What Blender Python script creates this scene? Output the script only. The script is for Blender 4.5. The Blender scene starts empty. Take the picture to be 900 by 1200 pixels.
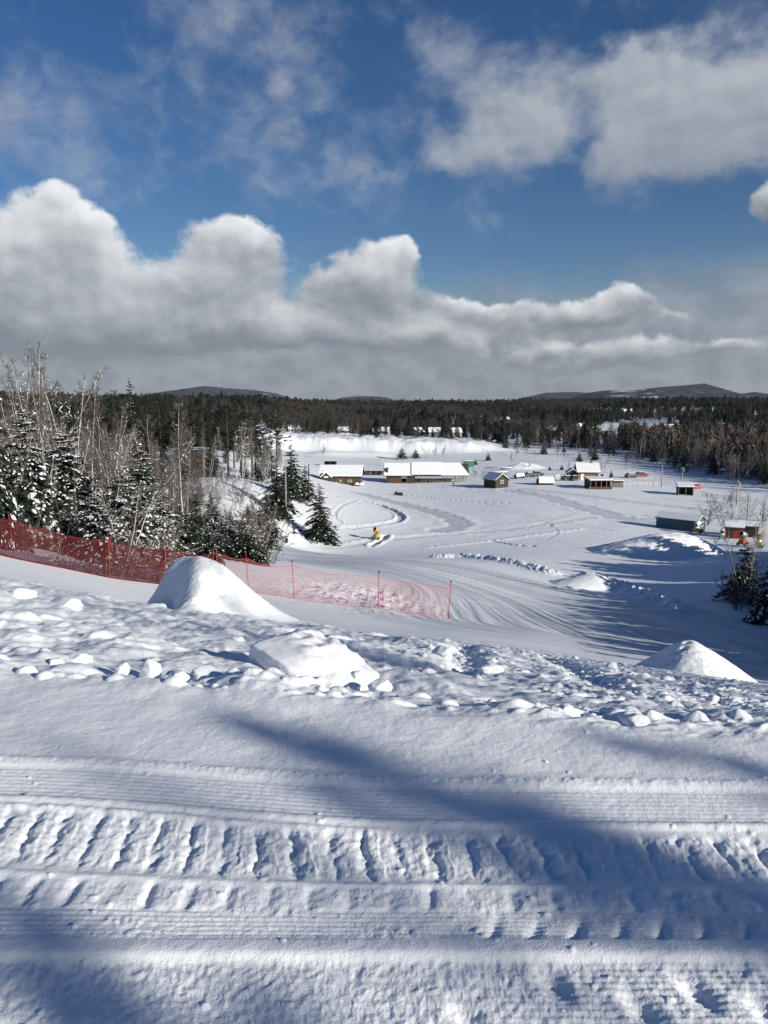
import os
SUN_E = 5.0; SKY_S = 0.064; HAZE = 3e-5; EXPO = 0.25; SKY_SAT = 1.28
CL_LIT = (0.95, 0.97, 0.99); CL_DARK = (0.22, 0.25, 0.29); CL_MID = (0.24, 0.28, 0.35); CL_HI = (0.55, 0.58, 0.62)
CL_BASE = (0.25, 0.282, 0.33); CL_BASE2 = (0.34, 0.372, 0.42)
CUMULUS = [ # px, py, rx, ry, weight (rows of the photograph)
 (60, 292, 62, 46, 0.95), (90, 260, 42, 32, 0.75), (125, 326, 40, 30, 0.55), (10, 335, 55, 45, 0.7), (-60, 335, 70, 50, 0.8),
 (270, 295, 55, 42, 1.0), (238, 336, 62, 30, 0.85), (300, 280, 28, 22, 0.5),
 (445, 315, 50, 38, 1.0), (412, 342, 54, 27, 0.85), (470, 295, 22, 18, 0.4),
 (545, 362, 48, 20, 0.7), (600, 365, 45, 18, 0.5), (650, 380, 45, 16, 0.5), (725, 355, 42, 22, 0.85), (690, 372, 40, 16, 0.5), (785, 375, 28, 10, 0.45),
 (320, 385, 110, 30, 0.8), (120, 388, 140, 42, 0.9), (500, 400, 110, 28, 0.7), (640, 420, 60, 16, 0.55), (760, 412, 42, 18, 0.8), (850, 410, 40, 13, 0.6), (905, 240, 22, 32, 0.7), (895, 382, 20, 14, 0.5), (700, 425, 90, 14, 0.5),
]
HIGH = [
 (780, 130, 80, 52, 0.95), (725, 185, 50, 32, 0.6), (860, 125, 70, 45, 0.85), (845, 175, 70, 26, 0.55), (750, 75, 50, 26, 0.5), (940, 110, 60, 55, 0.9), (680, 150, 22, 40, -0.45),
 (610, 130, 70, 34, 0.9, -0.35), (550, 170, 70, 28, 0.8, -0.25), (660, 95, 45, 26, 0.6), (515, 190, 40, 16, 0.4),
 (-5, 130, 50, 45, 0.55), (515, 60, 60, 18, 0.34), (330, 130, 34, 48, 0.55, -1.2), (420, 205, 45, 22, 0.34), (215, 60, 60, 60, 0.26),
]
VEIL = [(210, 70, 130, 80, 0.22), (20, 130, 80, 70, 0.34), (330, 140, 70, 60, 0.36), (430, 210, 80, 50, 0.3), (540, 60, 90, 40, 0.35), (150, 190, 120, 60, 0.3), (620, 160, 150, 90, 0.35), (850, 60, 120, 60, 0.3), (300, 20, 120, 40, 0.35)]
import bpy, bmesh, math, random
import numpy as np
from mathutils import Vector, Matrix

R = math.radians
PITCH = R(8.2)
FOC = 901.0            # focal length in pixels of the 900x1200 photograph
EYE = 1.6
CP, SP = math.cos(PITCH), math.sin(PITCH)
SUN_EL = R(18.5)
SUN_DIR = (0.79, -0.61)   # horizontal direction towards the sun (x right, y ahead)

scene = bpy.context.scene
COL = scene.collection

# ---------------------------------------------------------------- noise
def _hash(ix, iy, seed):
    h = (ix.astype(np.int64) * 374761393 + iy.astype(np.int64) * 668265263 + seed * 974634791) & 0x7FFFFFFF
    h = ((h ^ (h >> 13)) * 1274126177) & 0x7FFFFFFF
    return h ^ (h >> 16)

def perlin(x, y, seed=0):
    x = np.asarray(x, float); y = np.asarray(y, float)
    ix = np.floor(x); iy = np.floor(y)
    fx = x - ix; fy = y - iy
    ux = fx * fx * fx * (fx * (fx * 6 - 15) + 10)
    uy = fy * fy * fy * (fy * (fy * 6 - 15) + 10)
    def g(dx, dy):
        a = _hash(ix + dx, iy + dy, seed) * (2 * math.pi / 65536.0)
        return np.cos(a) * (fx - dx) + np.sin(a) * (fy - dy)
    a = g(0, 0); b = g(1, 0); c = g(0, 1); d = g(1, 1)
    return 1.4 * ((a + (b - a) * ux) * (1 - uy) + (c + (d - c) * ux) * uy)

def fbm(x, y, o=4, seed=0, gain=0.5):
    r = 0.0; a = 1.0; t = 0.0
    for i in range(o):
        r = r + a * perlin(x * 2 ** i, y * 2 ** i, seed + i * 17)
        t += a; a *= gain
    return r / t

def billow(x, y, o=3, seed=0):
    r = 0.0; a = 1.0; t = 0.0
    for i in range(o):
        r = r + a * (1 - np.abs(perlin(x * 2 ** i, y * 2 ** i, seed + i * 31)) * 2)
        t += a; a *= 0.5
    return r / t

def sstep(a, b, x):
    t = np.clip((np.asarray(x, float) - a) / (b - a), 0, 1)
    return t * t * (3 - 2 * t)

# ---------------------------------------------------------------- picture -> world
def ray(px, py):
    u = (px - 450.0) / FOC; v = (py - 600.0) / FOC
    return u, CP - v * SP, -(SP + v * CP)      # x, y, z per unit of camera depth

def at(px, py, d):
    """world point on the ray through (px, py) at forward distance d"""
    x, y, z = ray(px, py)
    t = d / y
    return x * t, d, EYE + z * t

def YG(py):
    return EYE / math.tan(math.atan((py - 600.0) / FOC) + PITCH)

# ---------------------------------------------------------------- terrain
_cp = [  # px, py, forward distance
 (0,795,4.3),(150,800,4.25),(450,832,3.85),(760,856,3.6),(900,866,3.5),
 # near rough slope
 (0,735,7.5),(200,755,7),(350,790,5.6),(450,785,6.2),(600,815,5.2),(600,780,8.5),(750,830,5.2),(750,800,8.2),(890,840,5.0),(880,815,9),
 # crest
 (0,680,12),(90,696,12.5),(170,711,13),(330,724,14),(430,744,14),(560,757,14),(660,775,14),(760,785,14),(890,803,14),
 # behind the crest: the lit run with the fences
 (0,678,22),(0,650,30),(-60,632,30),(90,670,31),(90,694,24),(180,683,33),(170,709,26),(265,691,36),(345,702,37),(345,720,29),
 (443,715,37),(450,738,26),(525,726,37),(540,745,26),(620,745,30),(700,768,24),(620,735,40),(700,757,32),(800,775,26),(880,795,24),
 # run below
 (450,690,52),(450,660,80),(330,655,85),(400,650,100),(336,638,125),(380,634,138),(600,720,54),(600,690,73),(600,657,105),(700,640,131),
 (700,725,54),(700,692,80),(880,740,50),(890,720,60),(870,690,77),(850,660,103),(800,656,114),(780,700,74),
 # valley floor
 (440,632,142),(600,632,142),(800,632,142),(900,634,140),(340,600,150),(450,600,178),(600,600,178),(750,600,178),(900,600,178),
 (420,580,210),(650,580,210),(900,578,214),(400,565,245),(600,565,245),(850,565,245),(380,550,291),(600,550,291),(800,550,291),(360,540,334),(600,540,334),(850,540,334),
 # wooded shelf on the left
 (270,566,150),(240,600,120),(305,608,128),(300,622,114),(318,566,183),(200,575,140),(230,662,47),(300,664,52),(100,640,45),(0,620,45),(-80,600,45),
 (0,595,70),(150,600,90),(100,560,150),(-50,550,150),(100,520,300),(0,500,300),(250,528,250),(-100,490,300),(200,560,180),
]
_wp = [at(*c) for c in _cp] + [
 (25,5,-2.6),(50,20,-9.5),(45,45,-13.5),(70,60,-16),(90,110,-21),(160,150,-22),(-14,6,0.2),(-30,20,-1.5),(-45,40,-3.5),(-75,60,-5),(-160,90,-7),(-160,200,-9),
 (210,230,-20),(230,330,-20),(-190,330,-3),(14,3,-0.8),(8,3.4,-0.15),(-8,4.4,0.0),(60,8,-8),
]
_wp = np.array(_wp)
def _warp(x, y):
    s = np.sqrt(y * y + 36.0)
    return np.stack([1.6 * x / s, np.arcsinh(y / 6.0)], -1)
def _val(z, y): return (z - EYE) / np.sqrt(y * y + 36.0)
def _phi(r2): return 0.5 * r2 * np.log(r2 + 1e-12)
def _fit():
    p = _warp(_wp[:, 0], _wp[:, 1]); n = len(p)
    d2 = ((p[:, None] - p[None]) ** 2).sum(-1)
    A = np.zeros((n + 3, n + 3)); A[:n, :n] = _phi(d2) + np.eye(n) * 4e-5
    A[:n, n] = 1; A[:n, n + 1:] = p; A[n, :n] = 1; A[n + 1:, :n] = p.T
    b = np.zeros(n + 3); b[:n] = _val(_wp[:, 2], _wp[:, 1])
    return p, np.linalg.solve(A, b)
_P, _W = _fit()
def _rbf(x, y):
    q = _warp(x, y); out = _W[-3] + q @ _W[-2:]
    for i in range(len(_P)):
        d = (q[..., 0] - _P[i, 0]) ** 2 + (q[..., 1] - _P[i, 1]) ** 2
        out = out + _W[i] * _phi(d)
    return EYE + out * np.sqrt(y * y + 36.0)

_FY = [300, 430, 520, 700, 1000, 1400, 1700, 2300, 3200, 9000]
_FZ = [-24, -23.5, -22.5, -20, -15.5, -9, -6, -10, -14, -14]
def far_z(x, y):
    z = np.interp(y, _FY, _FZ)
    z = z + 15 * sstep(-50, -150, x) * sstep(240, 340, y) * (1 - sstep(700, 1500, y))
    z = z + 9 * sstep(150, 380, x) * sstep(350, 600, y) * (1 - sstep(900, 1700, y))
    z = z + 5.5 * fbm(x / 260.0, y / 260.0, 3, 5) * sstep(430, 700, y)
    return z

def macro(x, y):
    x = np.asarray(x, float); y = np.asarray(y, float)
    yc = np.clip(y, 2.6, 460); xc = np.clip(x, -1.1 * yc - 6, 1.1 * yc + 6)
    z = _rbf(xc, yc)
    k = sstep(360, 440, y)
    z = z * (1 - k) + far_z(x, y) * k
    # snow bank of the pit across the valley
    bt = sstep(386, 400, y + 6 * perlin(x / 22, 0 * x, 71)) * (1 - sstep(46, 74, x)) * sstep(-120, -70, x)
    bt = bt * (1 + 0.26 * fbm(x / 7, y / 9, 4, 72) * sstep(384, 390, y))
    z = z + (7.5 - 0.03 * (x + 60)) * bt * (1 - sstep(440, 520, y))
    z = z + 2.0 * sstep(366, 376, y) * (1 - sstep(376, 392, y)) * sstep(-40, -25, x) * (1 - sstep(-5, 12, x))
    # cat track where the camera stands
    rim = 4.02 - 0.2 * np.clip(x, -4, 4)
    f = sstep(rim + 0.55, rim - 0.5, y)
    flat = -0.05 * sstep(3.2, 4.6, y) + 0.10 * np.clip(-y - 1, 0, 200) - 0.05 * np.clip(np.abs(x) - 6, 0, 400) * np.sign(x) * (0.3 + 0.7 * (x > 0))
    return z * (1 - f) + flat * f

DOMES = []
def near_line(py): return YG(py)
Yv = {p: YG(p) for p in (905, 915, 922, 962, 967, 975, 1037, 1039, 1043, 1066, 1100, 1113, 1118, 1122)}

def micro(x, y, r0, r1):
    """centimetre relief of the snow: cat tracks, corduroy, crumbs, rough slope"""
    z = np.zeros_like(x)
    rim = 4.02 - 0.2 * np.clip(x, -4, 4)
    if r0 < 6.0: z += micro_track(x, y, rim)
    if r1 > 2.5 and r0 < 70: z += micro_slope(x, y, rim)
    if r1 > 22 and r0 < 900: z += micro_valley(x, y)
    return z

def micro_track(x, y, rim):
    n1 = fbm(x * 3, y * 3, 3, 3); n2 = fbm(x * 14, y * 14, 3, 4); n3 = fbm(x * 45, y * 45, 2, 6)
    lump = billow(x * 21, y * 21, 3, 9)
    c = 0.2 * sstep(0.3, -1.7, x) - 0.02 * sstep(0.3, 1.6, x)
    yy = y - c * sstep(2.05, 2.9, y) + 0.006 * perlin(x * 2.5, 0 * x, 2)
    near = sstep(rim + 0.1, rim - 0.35, y) * sstep(0.2, 0.8, y)
    def band(a, b, w=0.012): return sstep(b - w, b + w, yy) * (1 - sstep(a - w, a + w, yy))   # b < yy < a
    def cord(p, ph=0.0): return np.sin((yy + 0.004 * n1 + ph) * 2 * math.pi / p)
    d = np.zeros_like(x)
    A = band(9, Yv[905])
    d += A * (0.0012 * cord(0.026) * (0.6 + n1) + 0.012 * n1 + 0.0018 * n2 + 0.0013 * n3)
    d += 0.011 * np.exp(-((yy - Yv[915]) / 0.034) ** 2) * (0.5 + 0.9 * np.clip(n2 + 0.3, -0.2, 1) + 0.45 * n3 + 0.35 * lump)
    B = band(Yv[922], Yv[962])
    d += B * (-0.012 + 0.0030 * cord(0.031) + 0.0016 * n3 + 0.006 * np.clip(n2 - 0.25, 0, 1))
    s = (yy - Yv[967]) / 0.05
    lipC = np.where(s > 0, np.exp(-(s / 0.9) ** 2), np.exp(-(s / 0.42) ** 2))
    d += 0.019 * lipC * (0.85 + 0.4 * n2 + 0.15 * n1)
    d += 0.016 * np.exp(-((yy - Yv[975] + 0.005) / 0.018) ** 2) * sstep(0.3, -0.6, x + 0.8 * n1) * (0.8 + n2)
    # big grouser marks, ploughed along the view direction
    D = band(Yv[975] - 0.03, Yv[1037] + 0.03, 0.03)
    gx = x + 0.10 * (yy - 2.5) + 0.034 * n1 + 0.014 * n2 + 0.03 * perlin(x * 1.1, yy * 2, 15) - 0.05 * sstep(0.4, 1.8, x) * (yy - 2.5) * 4
    ph = gx / 0.128
    saw = ph - np.floor(ph)
    saw = saw + 0.18 * n2
    gro = 0.9 - 1.25 * np.exp(-((saw - 0.5) / 0.15) ** 2) + 0.22 * saw
    vary = 0.75 + 0.9 * perlin(np.floor(ph) * 7.3 + 0.5, yy * 5, 12)
    d += D * (-0.012 + 0.021 * (gro - 0.5) * np.clip(vary, 0.1, 1.6) + 0.006 * lump + 0.0060 * n2 + 0.0055 * n3)
    d += 0.010 * np.exp(-((yy - Yv[1039]) / 0.014) ** 2) * (0.8 + 0.7 * n2)
    F = band(Yv[1043], Yv[1066], 0.01)
    ph2 = (x + 0.012 * n1) / 0.132 + 0.35
    hol = np.exp(-(((ph2 - np.floor(ph2)) - 0.5 + 0.10 * n2) / 0.15) ** 2)
    hk = 0.6 + 0.8 * perlin(np.floor(ph2) * 3.7 + 0.5, 0 * x + 0.3, 14)
    d += F * (-0.024 * hol * np.clip(hk, 0.2, 1.3) + 0.005 * lump + 0.004 * n2 + 0.002 * n3)
    G = band(Yv[1066], Yv[1100])
    blot = sstep(0.05, 0.35, fbm(x * 2.2, y * 5, 3, 21))
    d += G * (-0.006 + 0.0034 * cord(0.0205) * (1 - 0.8 * blot) + blot * (0.010 * lump + 0.006 * n2) + 0.0022 * n3)
    ph3 = (x + 0.02 * n1 - 0.35 * (yy - 2.1)) / 0.128
    d += G * sstep(0.15, 0.4, x) * -0.020 * np.exp(-(((ph3 - np.floor(ph3)) - 0.5) / 0.16) ** 2) * sstep(Yv[1066], Yv[1100] + 0.02, yy) * np.clip(0.8 + perlin(np.floor(ph3) * 2.9, 0 * x, 5), 0, 1.4)
    s = (yy - Yv[1118]) / 0.07
    lipH = np.where(s > 0, np.exp(-(s / 0.9) ** 2), np.exp(-(s / 0.30) ** 2))
    d += 0.020 * lipH * (0.95 + 0.25 * n1 + 0.08 * n2)
    I = 1 - sstep(Yv[1122] - 0.03, Yv[1122] + 0.0, yy)
    rr = sstep(0.1, 0.9, x + 0.4 * n1)
    d += I * (-0.01 + 0.006 * (0.5 + 0.5 * (1 - rr)) * lump + 0.006 * n2 + 0.0045 * n3 + rr * 0.003 * cord(0.024))
    hp = billow(x * 2.8 + 3.1, y * 3.4, 1, 44)
    for (hx, hy) in ((0.69, 1.84), (0.86, 1.90), (1.02, 1.83), (1.13, 1.95), (0.47, 1.93), (0.22, 1.80)):
        q = ((x - hx + 0.3 * (y - hy)) / 0.035) ** 2 + ((y - hy) / 0.055) ** 2
        d += -0.035 * np.exp(-q) + 0.006 * np.exp(-((np.sqrt(q) - 1.7) / 0.6) ** 2)
    return d * near * 0.64

def micro_slope(x, y, rim):
    z = np.zeros_like(x)
    past = sstep(rim - 0.35, rim + 0.25, y)
    crest = 13.5
    rough = past * (1 - sstep(11.5, 15.0, y + 0.15 * x))
    u = x / np.maximum(y, 1)
    rgt = sstep(0.06, 0.22, u + 0.10 * perlin(x * 0.6, y * 0.6, 40))
    soft = fbm(x * 1.1 + 0.35 * y, y * 0.75, 4, 50)
    bl = billow(x * 2.1, y * 1.6, 3, 51)
    ck = billow(x * 5.5, y * 4.5, 3, 52)
    z += rough * ((1 - rgt) * (0.15 * soft + 0.05 * np.clip(bl, -0.3, 1) * sstep(-0.4, 0.4, fbm(x * 0.8 + 3, y * 0.6, 2, 56)) + 0.010 * ck + 0.05 * fbm(x * 0.5 + 0.5 * y, y * 1.6 - 0.2 * x, 3, 59)) + rgt * (0.09 * soft + 0.050 * np.clip(billow(x * 3.6, y * 6.0, 3, 52), -0.4, 1) * sstep(-0.45, 0.35, fbm(x * 0.9 + 7, y * 0.7, 2, 54)) + 0.030 * fbm(x * 6, y * 10, 3, 53)))
    # churned strip by the nets, cat prints
    strip = past * sstep(11, 14, y) * (1 - sstep(20, 27, y + 1.0 * np.abs(x - 3)))
    rut = np.exp(-((x - 0.9 - 0.10 * (y - 8)) / 0.22) ** 2) + np.exp(-((x - 2.3 - 0.14 * (y - 8)) / 0.25) ** 2)
    z += -0.13 * rut * past * sstep(5.5, 7.5, y) * (1 - sstep(13, 17, y)) * (0.7 + 0.6 * ck)
    z += strip * sstep(-1.0, 1.5, x) * (0.05 * billow(x * 3.5, y * 2.4, 2, 55))
    # churned patch behind the net
    pk = np.exp(-((x + 1.0) / 4.0) ** 2 - ((y - 44) / 7.0) ** 2)
    z += pk * 0.22 * billow(x * 1.1, y * 0.9, 3, 57)
    return z

def micro_valley(x, y):
    z = np.zeros_like(x)
    z += sstep(24, 40, y) * 0.05 * fbm(x / 6, y / 6, 3, 60) * (1 - sstep(300, 400, y))
    z += sstep(120, 170, y) * 0.10 * fbm(x / 14, y / 14, 3, 61) * (1 - sstep(380, 500, y))
    return z

def add_domes(x, y, z):
    m = np.where((y > 1.5) & (y < 26) & (np.abs(x) < 16))[0]
    xs, ys = x[m], y[m]; zz = np.zeros(len(m))
    order = np.argsort(ys); yo = ys[order]
    for (dx, dy, r, h, el) in DOMES:
        a, b = np.searchsorted(yo, [dy - r * 1.6, dy + r * 1.6])
        k = order[a:b]
        q = ((xs[k] - dx) / (r * el)) ** 2 + ((ys[k] - dy) / r) ** 2
        zz[k] = np.maximum(zz[k], h * np.clip(1 - q, 0, 1) ** (0.55 + 0.7 * ((dx * 91.7) % 1.0)))
    z[m] += zz
    return z

rnd = random.Random(11)
def _scatter_domes():
    for i in range(110):                       # crumbs pushed over the rim
        x = rnd.uniform(-3.2, 3.0); rim = 4.02 - 0.2 * x
        r = rnd.choice([0.02, 0.025, 0.03, 0.04, 0.05, 0.065])
        DOMES.append((x, rim + abs(rnd.gauss(0.1, 0.35)), r, r * rnd.uniform(0.35, 0.75), rnd.uniform(0.9, 1.7)))
    for i in range(280):                       # crumbs on the cat track
        y = rnd.choice([rnd.uniform(1.7, 2.05), rnd.gauss(3.12, 0.05), rnd.gauss(2.72, 0.07), rnd.uniform(2.3, 2.7), rnd.gauss(2.3, 0.04), rnd.uniform(2.07, 2.25), rnd.uniform(1.7, 3.6)])
        r = 0.005 + 0.010 * rnd.random() ** 2
        DOMES.append((rnd.uniform(-0.62, 0.62) * y, y, r, r * rnd.uniform(0.3, 0.6), rnd.uniform(0.8, 1.4)))
    for i in range(50):
        y = rnd.uniform(4.6, 13); x = rnd.uniform(-0.6, 0.55) * y
        r = rnd.uniform(0.03, 0.12) * (1.5 if x < 0 else 0.9)
        DOMES.append((x, y, r, r * rnd.uniform(0.2, 0.42), rnd.uniform(1.0, 2.0)))
    for i in range(380):
        y = rnd.uniform(5.5, 17); x = rnd.uniform(0.02, 0.5) * y
        r = 0.02 + 0.055 * rnd.random() ** 2
        DOMES.append((x, y, r, r * rnd.uniform(0.4, 0.9), rnd.uniform(0.8, 1.5)))
_scatter_domes()

def H(x, y):
    """ground height at a point (scalar), without the crumbs"""
    return float(macro(np.array([float(x)]), np.array([float(y)]))[0])

def gp(px, py, d0=20.0, d1=2500.0):
    """first ground point seen through pixel (px, py), searching forward from d0"""
    d = np.geomspace(d0, d1, 700)
    x, y, z = ray(px, py)
    t = d / y
    g = macro(x * t, d) - (EYE + z * t)
    i = np.where(g >= 0)[0]
    if len(i) == 0: raise ValueError('no ground at %s %s' % (px, py))
    i = i[0]
    dd = d[i] if i == 0 else d[i - 1] + (d[i] - d[i - 1]) * (-g[i - 1]) / (g[i] - g[i - 1] + 1e-12)
    p = at(px, py, dd)
    return Vector(p)

# ---------------------------------------------------------------- objects
def props(o, label=None, cat=None, group=None, kind=None):
    if label: o['label'] = label
    if cat: o['category'] = cat
    if group: o['group'] = group
    if kind: o['kind'] = kind
    return o

def empty(name, loc=(0, 0, 0), rz=0.0, sc=1.0):
    o = bpy.data.objects.new(name, None); COL.objects.link(o)
    o.location = loc; o.rotation_euler = (0, 0, rz); o.scale = (sc, sc, sc)
    o.empty_display_size = 0.2
    return o

def mesh_obj(name, me, mat=None, parent=None):
    o = bpy.data.objects.new(name, me); COL.objects.link(o)
    if mat is not None and len(me.materials) == 0: me.materials.append(mat)
    if parent is not None: o.parent = parent
    return o

def np_mesh(name, V, F, smooth=False):
    """V (n,3), F list of index arrays of one width or list of (k,w) arrays"""
    if isinstance(F, np.ndarray): F = [F]
    F = [f for f in F if len(f)]
    me = bpy.data.meshes.new(name)
    V = np.asarray(V, np.float32)
    me.vertices.add(len(V)); me.vertices.foreach_set('co', V.ravel())
    loops = np.concatenate([f.ravel() for f in F]).astype(np.int32)
    tot = np.concatenate([np.full(len(f), f.shape[1]) for f in F]).astype(np.int32)
    start = np.concatenate([[0], np.cumsum(tot)[:-1]]).astype(np.int32)
    me.loops.add(len(loops)); me.loops.foreach_set('vertex_index', loops)
    me.polygons.add(len(tot)); me.polygons.foreach_set('loop_start', start)
    me.update(calc_edges=True)
    me.validate()
    me.polygons.foreach_set('use_smooth', np.full(len(me.polygons), smooth, bool))
    return me

class MB:
    """collects solids and builds them as one mesh"""
    def __init__(s): s.v = []; s.f = []
    def add(s, vs, fs):
        b = len(s.v); s.v += [tuple(v) for v in vs]; s.f += [tuple(b + i for i in f) for f in fs]; return s
    def box(s, x0, x1, y0, y1, z0, z1):
        return s.add([(x0,y0,z0),(x1,y0,z0),(x1,y1,z0),(x0,y1,z0),(x0,y0,z1),(x1,y0,z1),(x1,y1,z1),(x0,y1,z1)],
                     [(0,3,2,1),(4,5,6,7),(0,1,5,4),(1,2,6,5),(2,3,7,6),(3,0,4,7)])
    def prism(s, prof, a, b, axis='x'):
        """closed profile (list of 2D points) extruded from a to b along axis"""
        n = len(prof)
        if axis == 'x': mk = lambda t, p: (t, p[0], p[1])
        elif axis == 'y': mk = lambda t, p: (p[0], t, p[1])
        else: mk = lambda t, p: (p[0], p[1], t)
        vs = [mk(a, p) for p in prof] + [mk(b, p) for p in prof]
        fs = [tuple(range(n)), tuple(reversed(range(n, 2 * n)))] + [(i, i + n, (i + 1) % n + n, (i + 1) % n) for i in range(n)]
        return s.add(vs, fs)
    def tube(s, pts, rad, n=6):
        pts = [Vector(p) for p in pts]
        if not isinstance(rad, (list, tuple)): rad = [rad] * len(pts)
        vs = []
        for i, p in enumerate(pts):
            t = (pts[min(i + 1, len(pts) - 1)] - pts[max(i - 1, 0)]).normalized()
            a = t.orthogonal().normalized(); b = t.cross(a)
            vs += [p + (a * math.cos(2 * math.pi * k / n) + b * math.sin(2 * math.pi * k / n)) * rad[i] for k in range(n)]
        fs = [(i * n + k, i * n + (k + 1) % n, (i + 1) * n + (k + 1) % n, (i + 1) * n + k) for i in range(len(pts) - 1) for k in range(n)]
        fs += [tuple(reversed(range(n))), tuple(range((len(pts) - 1) * n, len(pts) * n))]
        return s.add(vs, fs)
    def dome(s, c, rx, ry, rz, nu=10, nv=4, jit=0.0, r=None):
        vs = []; r = r or random
        for j in range(nv):
            t = j / nv * math.pi / 2
            for i in range(nu):
                a = 2 * math.pi * i / nu; k = 1 + jit * r.uniform(-1, 1)
                vs.append((c[0] + rx * math.cos(t) * math.cos(a) * k, c[1] + ry * math.cos(t) * math.sin(a) * k, c[2] + rz * math.sin(t) * k))
        vs.append((c[0], c[1], c[2] + rz))
        fs = [(j * nu + i, j * nu + (i + 1) % nu, (j + 1) * nu + (i + 1) % nu, (j + 1) * nu + i) for j in range(nv - 1) for i in range(nu)]
        fs += [((nv - 1) * nu + i, (nv - 1) * nu + (i + 1) % nu, nv * nu) for i in range(nu)] + [tuple(reversed(range(nu)))]
        return s.add(vs, fs)
    def build(s, name, mat, parent=None, smooth=False, bevel=0.0):
        me = bpy.data.meshes.new(name); me.from_pydata(s.v, [], s.f); me.update()
        bm = bmesh.new(); bm.from_mesh(me); bmesh.ops.recalc_face_normals(bm, faces=bm.faces)
        if bevel: bmesh.ops.bevel(bm, geom=list(bm.edges), offset=bevel, segments=2, affect='EDGES', profile=0.6)
        bm.to_mesh(me); bm.free()
        if smooth: me.polygons.foreach_set('use_smooth', np.ones(len(me.polygons), bool))
        return mesh_obj(name, me, mat, parent)

def copy_tree(o, parent=None):
    c = o.copy(); COL.objects.link(c); c.parent = parent
    for ch in o.children: copy_tree(ch, c)
    return c
# ---------------------------------------------------------------- materials
class NT:
    def __init__(s, tree): s.t = tree; s.n = tree.nodes; s.l = tree.links
    def new(s, typ, **kw):
        n = s.n.new(typ)
        for k, v in kw.items(): setattr(n, k, v)
        return n
    def _in(s, sock, v):
        if isinstance(v, bpy.types.NodeSocket): s.l.new(v, sock)
        elif v is not None:
            if sock.type == 'RGBA' and len(v) == 3: v = (*v, 1)
            sock.default_value = v
    def math(s, op, a, b=None, c=None, clamp=False):
        n = s.new('ShaderNodeMath', operation=op, use_clamp=clamp)
        for i, v in enumerate((a, b, c)):
            if v is not None: s._in(n.inputs[i], v)
        return n.outputs[0]
    def mix(s, f, a, b):
        n = s.new('ShaderNodeMix', data_type='RGBA')
        s._in(n.inputs[0], f); s._in(n.inputs[6], a); s._in(n.inputs[7], b)
        return n.outputs[2]
    def mapr(s, v, a, b, c=0.0, d=1.0, smooth=True):
        n = s.new('ShaderNodeMapRange', interpolation_type='SMOOTHSTEP' if smooth else 'LINEAR')
        s._in(n.inputs[0], v); s._in(n.inputs[1], a); s._in(n.inputs[2], b); s._in(n.inputs[3], c); s._in(n.inputs[4], d)
        return n.outputs[0]
    def noise(s, vec, scale, detail=4, rough=0.55, dist=0.0):
        n = s.new('ShaderNodeTexNoise')
        if vec is not None: s.l.new(vec, n.inputs['Vector'])
        n.inputs['Scale'].default_value = scale; n.inputs['Detail'].default_value = detail
        n.inputs['Roughness'].default_value = rough; n.inputs['Distortion'].default_value = dist
        return n.outputs[0]

def mat_new(name):
    m = bpy.data.materials.new(name); m.use_nodes = True
    t = NT(m.node_tree); b = m.node_tree.nodes['Principled BSDF']
    return m, t, b

def simple(name, col, rough=0.6, var=0.15, scale=3.0, metal=0.0, spec=0.3, bump=0.0, island=False):
    m, t, b = mat_new(name)
    tc = t.new('ShaderNodeTexCoord')
    n = t.noise(tc.outputs['Object'], scale, 5)
    lo = tuple(c * (1 - var) for c in col); hi = tuple(min(1, c * (1 + var)) for c in col)
    f = t.mapr(n, 0.3, 0.7)
    if island:
        g = t.new('ShaderNodeNewGeometry'); oi = t.new('ShaderNodeObjectInfo')
        f = t.math('MULTIPLY_ADD', g.outputs['Random Per Island'], 0.6, t.math('MULTIPLY', oi.outputs['Random'], 0.4))
    t.l.new(t.mix(f, lo, hi), b.inputs['Base Color'])
    b.inputs['Roughness'].default_value = rough; b.inputs['Metallic'].default_value = metal
    b.inputs['Specular IOR Level'].default_value = spec
    if bump:
        bp = t.new('ShaderNodeBump'); bp.inputs['Strength'].default_value = bump; bp.inputs['Distance'].default_value = 0.02
        t.l.new(n, bp.inputs['Height']); t.l.new(bp.outputs[0], b.inputs['Normal'])
    return m

def planks(name, col, step=0.18, vertical=True, var=0.25):
    m, t, b = mat_new(name)
    tc = t.new('ShaderNodeTexCoord'); sx = t.new('ShaderNodeSeparateXYZ'); t.l.new(tc.outputs['Object'], sx.inputs[0])
    c = t.math('ADD', sx.outputs[0], sx.outputs[1]) if vertical else sx.outputs[2]
    k = t.math('DIVIDE', c, step); fl = t.math('FLOOR', k); fr = t.math('FRACT', k)
    wn = t.new('ShaderNodeTexWhiteNoise', noise_dimensions='1D'); t.l.new(fl, wn.inputs['W'])
    n = t.noise(tc.outputs['Object'], 6, 4)
    f = t.math('ADD', t.math('MULTIPLY', wn.outputs[0], 0.6), t.math('MULTIPLY', n, 0.4))
    base = t.mix(f, tuple(x * (1 - var) for x in col), tuple(x * (1 + var) for x in col))
    gap = t.math('LESS_THAN', fr, 0.07)
    t.l.new(t.mix(gap, base, tuple(x * 0.35 for x in col)), b.inputs['Base Color'])
    b.inputs['Roughness'].default_value = 0.8; b.inputs['Specular IOR Level'].default_value = 0.2
    return m

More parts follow.
